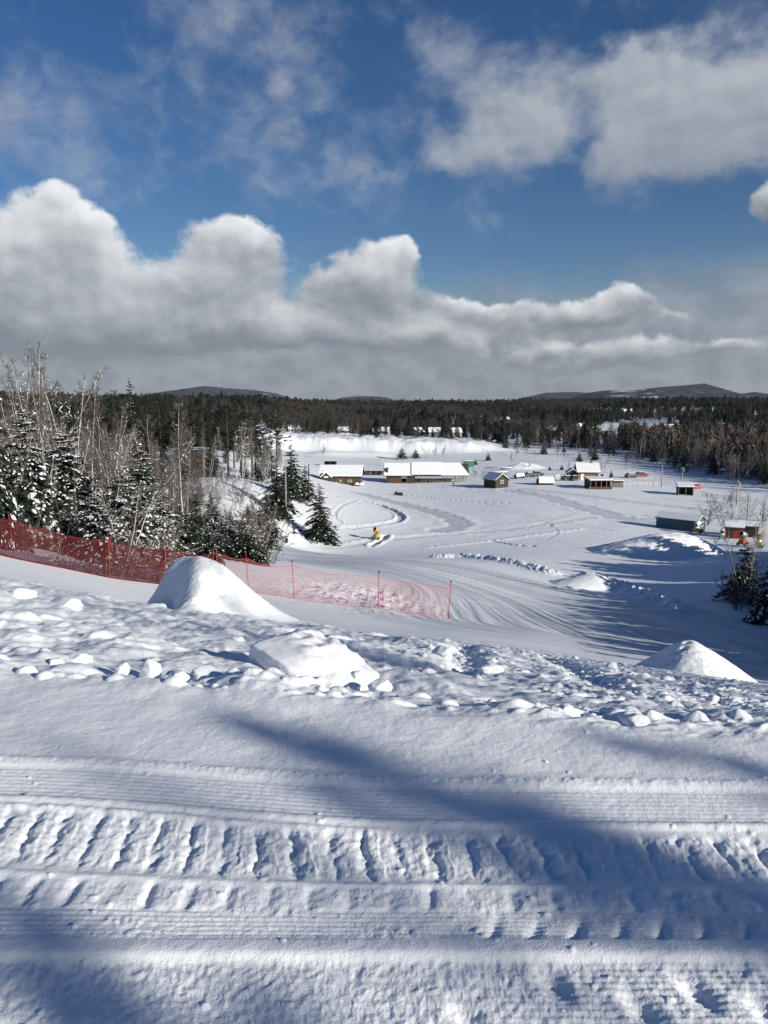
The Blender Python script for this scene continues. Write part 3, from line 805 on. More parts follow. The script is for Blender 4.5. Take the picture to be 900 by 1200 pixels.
def conifer(seed, h, rad, whorls, per, twigs, snow=0.0, start=0.06, pine=False, bend=0.0):
    rg = np.random.default_rng(seed)
    br = []
    for i in range(whorls):
        t0 = start + (1 - start) * i / whorls
        t = t0; n = max(3, int(per * (1 - 0.45 * t)))
        a0 = rg.uniform(0, 6.28)
        for k in range(n):
            if rg.uniform() < (0.22 if pine else 0.08): continue
            t = min(0.995, t0 + (1 - start) * rg.uniform(0, 1.1) / whorls)
            prof = (1 - t) ** 0.8 + 0.03 if not pine else max(0.16, math.sin(math.pi * (0.12 + 0.83 * t)) ** 0.7)
            L = rad * prof * rg.uniform(0.5, 1.22)
            br.append((t * h, a0 + 6.283 * k / n + rg.normal(0, 0.22), L, t))
    br = np.array(br)
    z0, a, L, t = br.T
    d = np.stack([np.cos(a), np.sin(a), 0 * a], -1)
    rise = (0.50 * t - 0.10) if not pine else (0.15 + 0.3 * t)
    droop = (0.62 * (1 - t) + 0.12) if not pine else 0.1 + 0 * t
    droop = droop * (1.0 + 0.5 * snow)
    def P(s, idx=slice(None)):
        s = np.asarray(s)
        return d[idx] * (L[idx] * s)[:, None] + np.stack([0 * s, 0 * s, z0[idx] + L[idx] * (rise[idx] * s - droop[idx] * s * s)], -1)
    segs = [(0, 0, -0.6, 0, 0, h * 0.5, h * 0.016 + 0.03, h * 0.010 + 0.015), (0, 0, h * 0.5, 0, 0, h * 0.985, h * 0.010 + 0.015, 0.008)]
    st = np.concatenate([P(np.full(len(L), 0.0)), P(np.full(len(L), 0.85)), np.stack([0.008 * L + 0.008, 0.002 * L + 0.003], -1)], 1)
    TV, TF = frustums(np.concatenate([np.array(segs), st]), 4)
    VV, FF = [], []; b = 0
    for j in range(twigs):
        s = np.clip((j + rg.uniform(0, 1, len(L))) / twigs, 0.06, 1.0) ** (0.85 if not pine else 0.5)
        for side in (-1, 1, 0):
            p = P(s); sd = np.stack([-d[:, 1], d[:, 0], 0 * a], -1)
            l = L * (0.42 * (1 - 0.55 * s)) * rg.uniform(0.6, 1.25, len(L)) + 0.05
            if pine: l = np.maximum(l * 0.9, 0.22 * rad * 0.6)
            o = d * (0.75 if side else 1.0) + sd * (side * rg.uniform(0.55, 1.1, len(L)))[:, None] + rg.normal(0, 0.16, (len(L), 3))
            o[:, 2] += (-0.28 - 0.25 * snow) if not pine else 0.35
            if side == 0: o[:, 2] += rg.uniform(-0.75, 0.25, len(L))
            o /= np.linalg.norm(o, axis=1, keepdims=True)
            up = np.cross(o, np.cross(np.array([[0, 0, 1.0]]), o)) + rg.normal(0, 0.35, (len(L), 3))
            w = np.cross(o, up); w /= np.maximum(np.linalg.norm(w, axis=1, keepdims=True), 1e-6)
            wd = (l * (0.20 if not pine else 0.30) + 0.015)[:, None] * rg.uniform(0.7, 1.3, (len(L), 1))
            q = np.stack([p, p + o * l[:, None] * 0.45 + w * wd, p + o * l[:, None], p + o * l[:, None] * 0.5 - w * wd], 1)
            VV.append(q.reshape(-1, 3)); FF.append(np.arange(len(L) * 4).reshape(-1, 4) + b); b += len(L) * 4
    V = np.concatenate(VV); F = np.concatenate(FF)
    SN = None
    if snow > 0:
        parts = []
        for j in range(max(2, int(twigs * 2.6))):
            s = rg.uniform(0.2, 1.02, len(L)); keep = rg.uniform(0, 1, len(L)) < snow
            idx = np.where(keep)[0]; s = s[idx]
            p = P(s, idx); q = P(s + 0.05, idx); D = q - p + rg.normal(0, 0.012, p.shape)
            off = np.stack([-d[idx, 1], d[idx, 0], 0 * s], -1) * (L[idx] * 0.34 * rg.uniform(-1, 1, len(idx)) * (1.1 - 0.6 * s))[:, None]
            ll = np.clip(0.068 * L[idx] * rg.uniform(0.4, 1.7, len(idx)), 0.035, 0.30)
            parts.append(pads(p + off + np.array([0, 0, 0.035]) - np.abs(np.linalg.norm(off, axis=1))[:, None] * np.array([[0, 0, 0.25]]), D, ll, ll * rg.uniform(0.45, 0.8, len(idx)), ll * 0.38, rg))
        parts.append(pads(np.array([[0, 0, h * 0.985]]), np.array([[0.2, 0, 1.0]]), np.array([0.12]), np.array([0.07]), np.array([0.07]), rg))
        SN = cat_arrays(parts)
    if bend:
        for A in (V, TV) + ((SN[0],) if SN else ()): A[:, 0] += bend * (np.clip(A[:, 2], 0, None) / h) ** 2 * h
    return (TV, TF), (V, F), SN

def bare_tree(seed, h, trunk_r, n1=18, n2=6, n3=5, spread=0.36, up=0.75, start=0.3, lean=0.0, stems=1, twig_r=0.006, snow=0.0, n4=0):
    rg = np.random.default_rng(seed)
    trunk, limbs, l1 = [], [], []
    def path(p, d, L, k, wig, gr):
        pts = [p]
        for i in range(k):
            d = d + rg.normal(0, wig, 3) + np.array([0, 0, gr]); d = d / np.linalg.norm(d)
            pts.append(pts[-1] + d * L / k)
        return np.array(pts), d
    def emit(lst, pts, r0, r1):
        k = len(pts) - 1
        for i in range(k):
            ra = r0 + (r1 - r0) * i / k; rb = r0 + (r1 - r0) * (i + 1) / k
            lst.append((*pts[i], *pts[i + 1], ra, rb))
    def sample(pts, t):
        f = t * (len(pts) - 1); i = min(int(f), len(pts) - 2)
        return pts[i] + (pts[i + 1] - pts[i]) * (f - i), (pts[i + 1] - pts[i]) / np.linalg.norm(pts[i + 1] - pts[i])
    for s in range(stems):
        a = rg.uniform(0, 6.28)
        tilt = lean + (0.0 if stems == 1 else rg.uniform(0.08, 0.42))
        d0 = np.array([math.cos(a) * tilt, math.sin(a) * tilt, 1.0]); d0 /= np.linalg.norm(d0)
        hs = h * (1 if s == 0 else rg.uniform(0.6, 1.0))
        tp, _ = path(np.array([0.0, 0, -0.5]), d0, hs, 8, 0.035 + 0.03 * (stems > 1), 0.02)
        emit(trunk, tp, trunk_r * (1 if s == 0 else 0.75), 0.012)
        m = max(3, int(n1 / (1 if stems == 1 else stems * 0.7)))
        for i in range(m):
            t = start + (1 - start) * (i + rg.uniform()) / m * 0.98
            p, td = sample(tp, t); b = rg.uniform(0, 6.28)
            side = np.array([math.cos(b), math.sin(b), 0.0])
            d = side * (1 - up * 0.55) + td * up; d /= np.linalg.norm(d)
            L = hs * spread * (1.15 - t) * rg.uniform(0.7, 1.3)
            q, _ = path(p, d, L, 4, 0.10, 0.05)
            r = max(trunk_r * 0.42 * (1.1 - t), 0.012)
            emit(limbs, q, r, 0.007); l1.append((q, r))
            for j in range(n2):
                u = rg.uniform(0.2, 1.0); pp, dd = sample(q, u)
                e = dd + rg.normal(0, 0.55, 3) + np.array([0, 0, 0.15]); e /= np.linalg.norm(e)
                L2 = L * rg.uniform(0.3, 0.6) * (1.15 - 0.5 * u)
                q2, _ = path(pp, e, L2, 2, 0.12, 0.03); emit(limbs, q2, max(r * 0.35, twig_r), twig_r * 0.8)
                for k in range(n3):
                    u3 = rg.uniform(0.15, 1.0); p3, d3 = sample(q2, u3)
                    e3 = d3 + rg.normal(0, 0.6, 3) + np.array([0, 0, 0.1]); e3 /= np.linalg.norm(e3)
                    L3 = L2 * rg.uniform(0.35, 0.7)
                    q3, _ = path(p3, e3, L3, 1, 0.1, 0.0); emit(limbs, q3, twig_r, twig_r * 0.6)
                    for m4 in range(n4):
                        p4 = p3 + (q3[-1] - p3) * rg.uniform(0.2, 1); e4 = e3 + rg.normal(0, 0.6, 3); e4 /= np.linalg.norm(e4)
                        limbs.append((*p4, *(p4 + e4 * L3 * rg.uniform(0.3, 0.7)), twig_r * 0.7, twig_r * 0.45))
    SN = None
    if snow > 0:
        S = np.array(limbs + trunk); D = S[:, 3:6] - S[:, 0:3]; ln = np.linalg.norm(D, axis=1)
        flat = 1 - np.abs(D[:, 2]) / ln
        k = np.where((rg.uniform(0, 1, len(S)) < snow * flat * 1.6) & (ln > 0.12))[0]
        C = (S[k, 0:3] + S[k, 3:6]) / 2; r = S[k, 6]
        hw = np.clip(r * 1.2, 0.012, 0.07) + rg.uniform(0, 0.02, len(k))
        SN = pads(C + np.stack([0 * r, 0 * r, r * 0.8], -1), D[k] + 1e-4, ln[k] * 0.5, hw, hw * 0.9, rg)
    return frustums(trunk, 6), frustums(limbs, 3), SN

class Kind:
    """a plant built once: its meshes are shared by every copy"""
    def __init__(s, name, arrays, mats, parts=('trunk', 'crown', 'snow_clumps')):
        s.name = name; s.parts = []
        for nm, a, m in zip(parts, arrays, mats):
            if a is None: continue
            me = np_mesh(name + '_' + nm, a[0], a[1], nm in ('trunk',)); me.materials.append(m)
            s.parts.append((nm, me))
    def put(s, x, y, label, cat, group, sc=1.0, rz=None, z=None, tilt=0.0, rg=random, wide=1.0):
        o = empty(s.name, (x, y, H(x, y) if z is None else z), rg.uniform(0, 6.28) if rz is None else rz)
        o.scale = (sc * wide, sc * wide, sc)
        if tilt: o.rotation_euler[1] = tilt
        for nm, me in s.parts: mesh_obj(nm, me, None, o)
        props(o, label, cat, group)
        return o

SNOWY = [Kind('snowy_spruce', conifer(20 + i, h, r, w, 10, 11, sn, bend=b), (M['bark'], M['needle'], M['snowload'])) for i, (h, r, w, sn, b) in enumerate(((9.0, 2.9, 26, 0.50, 0.0), (7.0, 2.6, 21, 0.52, 0.03), (6.0, 2.5, 18, 0.56, 0.06), (8.0, 2.5, 22, 0.30, 0.0)))]
SPRUCE = [Kind('spruce_tree', conifer(40 + i, h, r, w, 9, 10, sn), (M['bark'], M['needle'], M['snowload'])) for i, (h, r, w, sn) in enumerate(((8.0, 2.3, 22, 0.10), (10.0, 2.6, 25, 0.06), (6.0, 2.1, 17, 0.14)))]
DARK = [Kind('dark_spruce', conifer(60 + i, h, r, w, 7, 4, 0.0), (M['bark'], M['needle'])) for i, (h, r, w) in enumerate(((12.0, 2.7, 22), (14.0, 2.9, 24), (10.0, 2.5, 19)))]
PINE = [Kind('white_pine', conifer(70 + i, h, r, w, 7, 5, 0.0, start=st, pine=True), (M['bark'], M['pine'])) for i, (h, r, w, st) in enumerate(((18.0, 4.2, 17, 0.36), (16.0, 3.6, 15, 0.42), (19.0, 4.6, 18, 0.28)))]
BIRCH = [Kind('birch_tree', bare_tree(80 + i, h, 0.062, 26, 7, 5, 0.27, 0.9, st, ln, stm, 0.0055, sn, 2), (M['birch'], M['twig'], M['snowload'])) for i, (h, st, ln, stm, sn) in enumerate(((12.5, 0.40, 0.03, 1, 0.04), (11.5, 0.42, 0.12, 2, 0.05), (10.0, 0.35, 0.2, 3, 0.14)))]
BARE = [Kind('bare_tree', bare_tree(90 + i, h, 0.085, n1 + 4, 7, 5, 0.32, 0.78, 0.25, 0.02, stm, 0.007, 0.0, 2), (M['grey_bark'], M['twig'])) for i, (h, n1, stm) in enumerate(((11.0, 18, 1), (9.0, 16, 2), (7.0, 16, 1)))]
BRUSH = [Kind('snowy_brush', bare_tree(100 + i, h, 0.035, n1, 5, 4, 0.42, 0.6, 0.12, 0.1, stm, 0.006, sn), (M['twig'], M['twig'], M['snowload'])) for i, (h, n1, stm, sn) in enumerate(((4.2, 12, 6, 0.30), (3.2, 10, 7, 0.34), (5.2, 13, 5, 0.2)))]
THIN = [Kind('bare_sapling', bare_tree(110 + i, h, 0.035, 14, 4, 4, 0.36, 0.7, 0.15, 0.06, stm, 0.008, 0.0), (M['twig'], M['twig'])) for i, (h, stm) in enumerate(((5.0, 2), (3.6, 4)))]
M['far_twig'] = simple('bare_hardwoods', (0.078, 0.066, 0.058), 0.9, 0.4, island=True, spec=0.1)
def gxy(px, py):
    x, y, z = ray(px, py); t = -EYE / z; return x * t, y * t
SX, SY = SUN_DIR
def tip(px, py, over): x, y = gxy(px, py); return x - SX * over, y - SY * over
DENSE = [Kind('dense_spruce', conifer(140 + i, 9.0, 2.5, 26, 13, 12, 0.12), (M['bark'], M['needle'], M['snowload'])) for i in range(2)]
SHADE = [(BARE, 0, -7.0, 16.0, 34, 0.9), (BARE, 2, -4.0, 17.5, 37, 1.1), (BIRCH, 1, -1.0, 18.0, 32, 1.0), (BARE, 1, -9.0, 13.0, 30, 0.9), (SNOWY, 0, *tip(300, 852, 0.35), 21, 0.66), (SNOWY, 1, *tip(318, 862, 0.1), 25, 0.55), (SNOWY, 2, *tip(400, 905, 0.2), 19, 0.5), (SNOWY, 1, *tip(745, 864, 0.4), 19, 0.6), (SNOWY, 1, *tip(-60, 1085, 0.6), 15, 0.8), (BARE, 1, *tip(-20, 850, 1.0), 26, 0.7)]
sr = random.Random(21)
for k in range(125):
    y = sr.uniform(20, 114); x = y * 0.53 + 2.0 + abs(sr.gauss(0, 9))
    s = sr.uniform(17, 24 + y * 0.12)
    while s > 6 and x - SX * s < 0.215 * (y - SY * s) + 1.0: s *= 0.95
    SHADE.append((DENSE, k % 2, x - SX * s, y - SY * s, s, 1.9))
M['far_needle'] = simple('far_needles_shaded', (0.0125, 0.0165, 0.0125), 0.7, 0.5, island=True, spec=0.1)  # darker than near needles: self-shadow of the simple crowns is in the colour
# ---------------------------------------------------------------- nets
def net_fence(name, base, hgt, cell, strand, posts, sag, mats, label, dense=1.0, lean=0.0, ph=None):
    """netting between poles: base = ground points, posts = indices of base points that carry a pole"""
    B = [Vector(b) for b in base]; root = empty(name, B[0]); o0 = B[0]
    cum = [0.0]
    for a, b in zip(B[:-1], B[1:]): cum.append(cum[-1] + (b - a).length)
    Ltot = cum[-1]
    def base_at(s):
        for i in range(len(B) - 1):
            if s <= cum[i + 1] or i == len(B) - 2:
                f = (s - cum[i]) / (cum[i + 1] - cum[i]); return B[i].lerp(B[i + 1], f), (B[i + 1] - B[i]).normalized()
    ps = [cum[i] for i in posts]
    def top_sag(s):
        for a, b in zip(ps[:-1], ps[1:]):
            if a <= s <= b: f = (s - a) / (b - a); return sag * 4 * f * (1 - f)
        return sag * 0.5
    segs = []
    ns = int(Ltot / cell); nh = int(hgt / cell)
    rows = []
    for i in range(ns + 1):
        s = i * Ltot / ns; p, t = base_at(s); z = H(p.x, p.y)
        hh = hgt - top_sag(s) * (1 + 0.5 * math.sin(s * 0.37 + 1)) + 0.035 * math.sin(s * 2.1) + 0.02 * math.sin(s * 5.3)
        nrm = Vector((-t.y, t.x, 0)).normalized()
        col = []
        for j in range(nh + 1):
            f = j / nh; bul = 0.14 * math.sin(s * 1.3 + f * 2.0) * math.sin(math.pi * f)
            col.append(Vector((p.x, p.y, z + 0.03 + hh * f)) + nrm * bul - o0)
        rows.append((col, nrm))
    r = strand / 2
    vs, fs = [], []
    def ribbon(pts, side):
        b = len(vs)
        for q in pts: vs.append(q + side); vs.append(q - side)
        for i in range(len(pts) - 1): fs.append((b + 2 * i, b + 2 * i + 1, b + 2 * i + 3, b + 2 * i + 2))
    for i, (c, nrm) in enumerate(rows):
        t = Vector((nrm.y, -nrm.x, 0)); ribbon(c, t * r * dense)
    for j in range(nh + 1):
        w = r * dense * (3.5 if j in (0, nh) else 1)
        ribbon([c[j] for c, _ in rows], Vector((0, 0, w)))
    me = bpy.data.meshes.new('netting'); me.from_pydata([tuple(v) for v in vs], [], fs); me.update()
    mesh_obj('netting', me, mats[0], root)
    for i in posts:
        p = B[i]; z = H(p.x, p.y); m = MB()
        lx = lean * math.sin(i * 5.1)
        m.tube([(p.x - o0.x, p.y - o0.y, z - 0.3 - o0.z), (p.x - o0.x + lx, p.y - o0.y, z + hgt + 0.28 - o0.z)], 0.018, 6)
        po = m.build('pole', mats[1], root, True)
        MB().tube([(p.x - o0.x + lx, p.y - o0.y, z + hgt + 0.26 - o0.z), (p.x - o0.x + lx, p.y - o0.y, z + hgt + 0.36 - o0.z)], 0.035, 6).build('pole_cap', mats[2], po, True)
    props(root, label, 'net fence')
    return root
def P3(px, py, d):
    x, y, _ = at(px, py, d); return (x, y, H(x, y))
net_fence('net_fence', [P3(*a) for a in ((-70, 628, 29), (18, 654, 30), (75, 665, 31), (128, 674, 31.5), (192, 684, 33), (250, 690, 36))], 1.55, 0.050, 0.018, (0, 1, 3, 4, 5), 0.14,
    (M['red_net'], M['red_pole'], M['pad']), 'dark red safety net in front of the snowy spruces on the left', 1.0, 0.16)
net_fence('net_fence', [P3(*a) for a in ((255, 691, 37), (292, 694, 37), (345, 701, 37), (443, 713, 37), (525, 725, 37))], 1.62, 0.080, 0.0075, (0, 1, 2, 3, 4), 0.10,
    (M['pink_net'], M['red_pole'], M['pad']), 'see-through pinkish safety net on red poles, in the middle above the run', 1.0, 0.12)

# ---------------------------------------------------------------- buildings
def gable_roof(x0, x1, y0, y1, ze, zr, over=0.5, th=0.18, lift=0.0):
    """profile solid with the ridge along x"""
    ym = (y0 + y1) / 2; s = (zr - ze) / (ym - y0)
    e = ze - over * s
    return MB().prism([(y0 - over, e + lift), (ym, zr + lift), (y1 + over, e + lift), (y1 + over, e + th + lift), (ym, zr + th + lift), (y0 - over, e + th + lift)], x0 - over * 0.8, x1 + over * 0.8, 'x')
def house(name, loc, rz, w, dp, ze, zr, wall, label, cat='house', windows=(), door=None, chimney=False, snow=0.28, group=None, roofm=None, gable_win=None, over=0.45):
    """gabled house, ridge along its local x, front towards local -y"""
    root = empty(name, loc, rz)
    m = MB(); x0, x1, y0, y1 = -w / 2, w / 2, -dp / 2, dp / 2
    m.prism([(y0, -0.6), (y1, -0.6), (y1, ze), (0, zr - 0.05), (y0, ze)], x0, x1, 'x'); m.build('wall', wall, root)
    rf = gable_roof(x0, x1, y0, y1, ze, zr, over).build('roof', roofm or M['shingle'], root)
    sn = gable_roof(x0 + 0.05, x1 - 0.05, y0 + 0.08, y1 - 0.08, ze, zr, over, snow, 0.185).build('snow_cap', M['snowload'], rf, False, min(0.1, snow * 0.35))
    if chimney: MB().box(x1 * 0.3, x1 * 0.3 + 0.7, -0.35, 0.35, zr - 0.8, zr + 1.1).build('chimney', M['trim'], rf)
    for (wx, wz, ww, wh) in windows:
        f = MB().box(wx - ww / 2 - 0.09, wx + ww / 2 + 0.09, y0 - 0.05, y0 + 0.02, wz - wh / 2 - 0.09, wz + wh / 2 + 0.09).build('window', M['white'], root)
        MB().box(wx - ww / 2, wx + ww / 2, y0 - 0.07, y0 - 0.03, wz - wh / 2, wz + wh / 2).build('pane', M['glass'], f)
    if gable_win:
        for sx, xw in ((1, x1), (-1, x0)):
            f = MB().box(xw - 0.02 if sx > 0 else xw - 0.05, xw + 0.05 if sx > 0 else xw + 0.02, -0.55, 0.55, gable_win - 0.5, gable_win + 0.5).build('window', M['white'], root)
            MB().box(xw + sx * 0.03, xw + sx * 0.07, -0.45, 0.45, gable_win - 0.4, gable_win + 0.4).build('pane', M['glass'], f)
    if door:
        dx, dm = door
        d = MB().box(dx - 0.5, dx + 0.5, y0 - 0.06, y0 + 0.02, 0, 2.05).build('door', dm, root)
        MB().box(dx + 0.32, dx + 0.40, y0 - 0.12, y0 - 0.05, 0.95, 1.08).build('handle', M['steel'], d)
    props(root, label, cat, group)
    return root

# long pavilion
def pavilion():
    p = gp(500, 566, 150); root = empty('pavilion', (p.x, p.y + 4, p.z), R(-2))
    k = p.y / FOC               # metres per pixel here
    X = lambda px: (px - 500) * k
    y0, y1 = -4.2, 4.2
    MB().box(X(453), X(455), y0, y1, -0.5, 5.0).prism([(y0, 2.6), (y1, 2.6), (0, 5.9)], X(453), X(455), 'x').build('gable_wall', M['dark_wood'], root)
    MB().box(X(455.2), X(471), y0, y0 + 0.25, -0.5, 2.9).build('wall', M['brown_wood'], root)
    MB().box(X(478), X(487), y0 + 0.05, y0 + 0.3, -0.5, 2.9).build('wall', M['dark_wood'], root)
    MB().box(X(453.2), X(546), y1 - 0.2, y1, -0.5, 0.7).build('rear_wall', M['trim'], root)
    MB().box(X(487), X(540), y1 - 0.22, y1 - 0.02, 1.5, 2.7).build('rear_wall', M['dark_wood'], root)
    f = MB().box(X(471.4), X(478), y0 + 0.5, y0 + 0.6, 1.6, 2.6).build('notice_board', M['white'], root)
    for a, b, lift, nm in ((452, 483, 0.0, ''), (484.5, 515, 0.35, ''), (515.6, 547.5, 0.10, '')):
        rf = gable_roof(X(a), X(b), y0, y1, 2.95 + lift, 5.9 + lift, 0.9, 0.2).build('roof', M['shingle'], root)
        if b > 540:     # hipped right end
            c = MB(); e = 2.95 + lift - 0.9 * 0.70 + 0.215; zr = 5.9 + lift + 0.215; xa, xb, xr = X(a) - 0.5, X(b) + 0.7, X(b) - 2.2
            th = 0.36
            for z in (0, th):
                pass
            lo = [(xa, y0 - .85, e), (xb, y0 - .85, e), (xb, y1 + .85, e), (xa, y1 + .85, e), (xa, 0, zr), (xr, 0, zr)]
            hi = [(q[0], q[1], q[2] + th) for q in lo]
            vs = lo + hi
            fs = [(6, 7, 11, 10), (7, 8, 11), (8, 9, 10, 11), (0, 1, 7, 6), (1, 2, 8, 7), (2, 3, 9, 8), (3, 4, 10, 9), (4, 0, 6, 10), (0, 4, 5, 1), (1, 5, 2), (2, 5, 4, 3)]
            c.add(vs, fs); c.build('snow_cap', M['snowload'], rf, False, 0.08)
        else:
            gable_roof(X(a) + 0.1, X(b) - 0.1, y0 + 0.05, y1 - 0.05, 2.95 + lift, 5.9 + lift, 0.9, 0.34, 0.205).build('snow_cap', M['snowload'], rf, False, 0.1)
    MB().box(X(453), X(548), y0 - 0.55, y0 - 0.4, 2.35, 2.62).build('eave_beam', M['dark_wood'], root)
    for px in (477.5, 489.5, 494, 499, 504, 509, 514, 519, 524, 529, 534, 538.5, 541, 543.5, 546.5):
        MB().box(X(px) - 0.09, X(px) + 0.09, y0 - 0.1, y0 + 0.08, -0.4, 2.6).build('post', M['trim'], root)
    for px in (490, 505, 520, 535, 546):
        MB().box(X(px) - 0.09, X(px) + 0.09, y1 - 0.5, y1 - 0.3, -0.4, 2.9).build('post', M['trim'], root)
    MB().box(X(494), X(538.5), y0 - 0.16, y0 - 0.11, 0.95, 1.06).build('railing', M['trim'], root)
    props(root, 'long dark pavilion with three snow covered roofs and an open posted front', 'pavilion')
    for i, px in enumerate((497, 507, 527)):
        t = empty('picnic_table', (root.location.x + X(px), root.location.y - 2.2, p.z), 0)
        MB().box(-0.9, 0.9, -0.4, 0.4, 0.68, 0.75).build('tabletop', M['trim'], t)
        for sy in (-0.75, 0.75): MB().box(-0.9, 0.9, sy - 0.14, sy + 0.14, 0.40, 0.45).build('bench', M['trim'], t)
        for sx in (-0.6, 0.6): MB().box(sx - 0.05, sx + 0.05, -0.75, 0.75, 0.30, 0.38).box(sx - 0.05, sx + 0.05, -0.3, 0.3, 0, 0.68).build('leg', M['trim'], t)
        props(t, 'dark picnic table under the open roof of the long pavilion', 'picnic table', 'picnic tables in the pavilion')
    # ploughed snow inside the open front
    for i, (a, b) in enumerate(((491, 503), (505, 518), (519, 536))):
        m = MB(); m.dome(((X(a) + X(b)) / 2, 1.8, -0.1), (X(b) - X(a)) / 2, 1.6, 0.75 + 0.1 * i, 18, 5, 0.06, random.Random(i))
        o = m.build('snow_bank', M['snow'], None, True); o.location = root.location; o.rotation_euler = root.rotation_euler
        props(o, ('left', 'middle', 'right')[i] + ' bank of bright snow blown in behind the pavilion railing', 'snow bank')
pavilion()

def lodge():
    p = gp(402, 567, 150); root = empty('lodge', (p.x, p.y + 4.5, p.z), R(-3)); k = p.y / FOC
    X = lambda px: (px - 402) * k; y0, y1 = -4.5, 4.5
    MB().prism([(y0, -0.5), (y1, -0.5), (y1, 2.5), (0, 4.9), (y0, 2.5)], X(376), X(423), 'x').build('wall', M['brown_wood'], root)
    rf = gable_roof(X(375), X(424), y0, y1, 2.55, 5.1, 0.6).build('roof', M['shingle'], root)
    gable_roof(X(375.2), X(423.8), y0 + .05, y1 - .05, 2.55, 5.1, 0.6, 0.34, 0.19).build('snow_cap', M['snowload'], rf, False, 0.1)
    pc = MB().prism([(X(378), 0), (X(389), 0), (X(389), 2.3), (X(383.5), 3.55), (X(378), 2.3)], y0 - 1.2, y0 - 0.02, 'y').build('porch', M['dark_wood'], root)
    MB().prism([(X(376.8), 2.05), (X(383.5), 3.6), (X(390.2), 2.05), (X(390.2), 2.35), (X(383.5), 3.95), (X(376.8), 2.35)], y0 - 1.5, y0 - 0.6, 'y').build('snow_cap', M['snowload'], pc)
    MB().box(X(381), X(386), y0 - 1.26, y0 - 1.21, 2.0, 2.45).build('sign_board', M['white'], pc)
    for a, b in ((408.5, 413.5), (399, 401)):
        f = MB().box(X(a), X(b), y0 - 0.06, y0 + 0.02, 0.6, 1.25).build('window', M['white'], root)
        MB().box(X(a) + .1, X(b) - .1, y0 - 0.08, y0 - 0.03, 0.7, 1.15).build('pane', M['glass'], f)
    for px in (395, 403, 417): MB().box(X(px) - .08, X(px) + .08, y0 - 0.12, y0 - 0.02, 0, 2.4).build('post', M['trim'], root)
    props(root, 'low brown lodge with a wide snowy roof and small gabled porch, left of the pavilion', 'lodge')
    for i, (px, w) in enumerate(((393, 3.0), (418.5, 1.6), (424, 1.8))):
        o = MB().dome((0, 0, -0.1), w / 2, 0.8, 0.75, 14, 4, 0.1, random.Random(i + 5)).build('snow_bank', M['snow'], None, True)
        o.location = (root.location.x + X(px), root.location.y + y0 - 1.6, p.z)
        props(o, ('largest heap of shovelled snow, against the lodge front beside its porch', 'small heap of shovelled snow below the right windows of the lodge', 'heap of shovelled snow at the right corner of the lodge')[i], 'snow heap')
lodge()

def shed_open(name, px, py, wpx, dp, h, slope, wall, label, rz=0.0, d0=100, snow=0.25, base=None, front_posts=3, back=True):
    """single pitch shelter, open to the front"""
    p = gp(px, py, d0); k = p.y / FOC; w = wpx * k
    root = empty(name, (p.x, p.y + dp / 2, p.z), rz)
    x0, x1, y0, y1 = -w / 2, w / 2, -dp / 2, dp / 2
    MB().box(x0, x1, y1 - 0.15, y1, -0.5, h).build('rear_wall', wall, root)
    for a, b in ((x0, x0 + 0.15), (x1 - 0.15, x1)):
        MB().prism([(y0 + dp * 0.25, -0.5), (y1 - 0.16, -0.5), (y1 - 0.16, h + slope), (y0 + dp * 0.25, h - 0.02)], a, b, 'x').build('side_wall', wall, root)
    rf = MB().prism([(y0 - .3, h), (y1 + .2, h + slope), (y1 + .2, h + slope + 0.15), (y0 - .3, h + 0.15)], x0 - .3, x1 + .3, 'x').build('roof', M['shingle'], root)
    MB().prism([(y0 - .28, h + .155), (y1 + .18, h + slope + .155), (y1 + .18, h + slope + 0.155 + snow), (y0 - .28, h + 0.155 + snow)], x0 - .28, x1 + .28, 'x').build('snow_cap', M['snowload'], rf, False, 0.07)
    for i in range(front_posts):
        xx = x0 + 0.1 + (w - 0.2) * i / (front_posts - 1)
        MB().box(xx - .08, xx + .08, y0, y0 + .16, -0.4, h - 0.01).build('post', M['trim'], root)
    if base: MB().box(x0 + 0.2, x1 - 0.2, y0 + 0.02, y0 + 0.1, 0.0, 0.75).build('railing', base, root)
    props(root, label, 'shed')
    return root
shed_open('open_shed', 387, 547, 14, 4, 2.2, -0.3, M['dark_wood'], 'small black flat roofed shelter standing behind the lodge', 0, 200, 0.15)
shed_open('open_shed', 704, 573.5, 26, 6, 2.5, 0.3, M['dark_wood'], 'dark flat roofed pavilion with a brown railing in front of the brown house', R(2), 150, 0.3, M['brown_wood'], 5)
shed_open('open_shed', 806, 581, 17, 4.5, 2.3, 0.7, M['dark_wood'], 'open dark shed under a snowy tilted roof at the right edge of the field', R(-14), 150, 0.28, None, 3)
shed_open('open_shed', 725, 571.5, 11, 3, 1.9, 0.1, M['trim'], 'thin posted lean-to under snow, right beside the dark flat roofed pavilion', 0, 150, 0.25, None, 4)
# gabled cabin
p = gp(583, 572, 150); k = p.y / FOC
c = house('cabin', (p.x, p.y + 3.2, p.z), R(90 + 26), 6.4, 4.6, 2.5, 4.1, M['dark_wood'], 'small dark gabled cabin alone on the field, right of the pavilion', 'cabin', gable_win=1.9, snow=0.22)
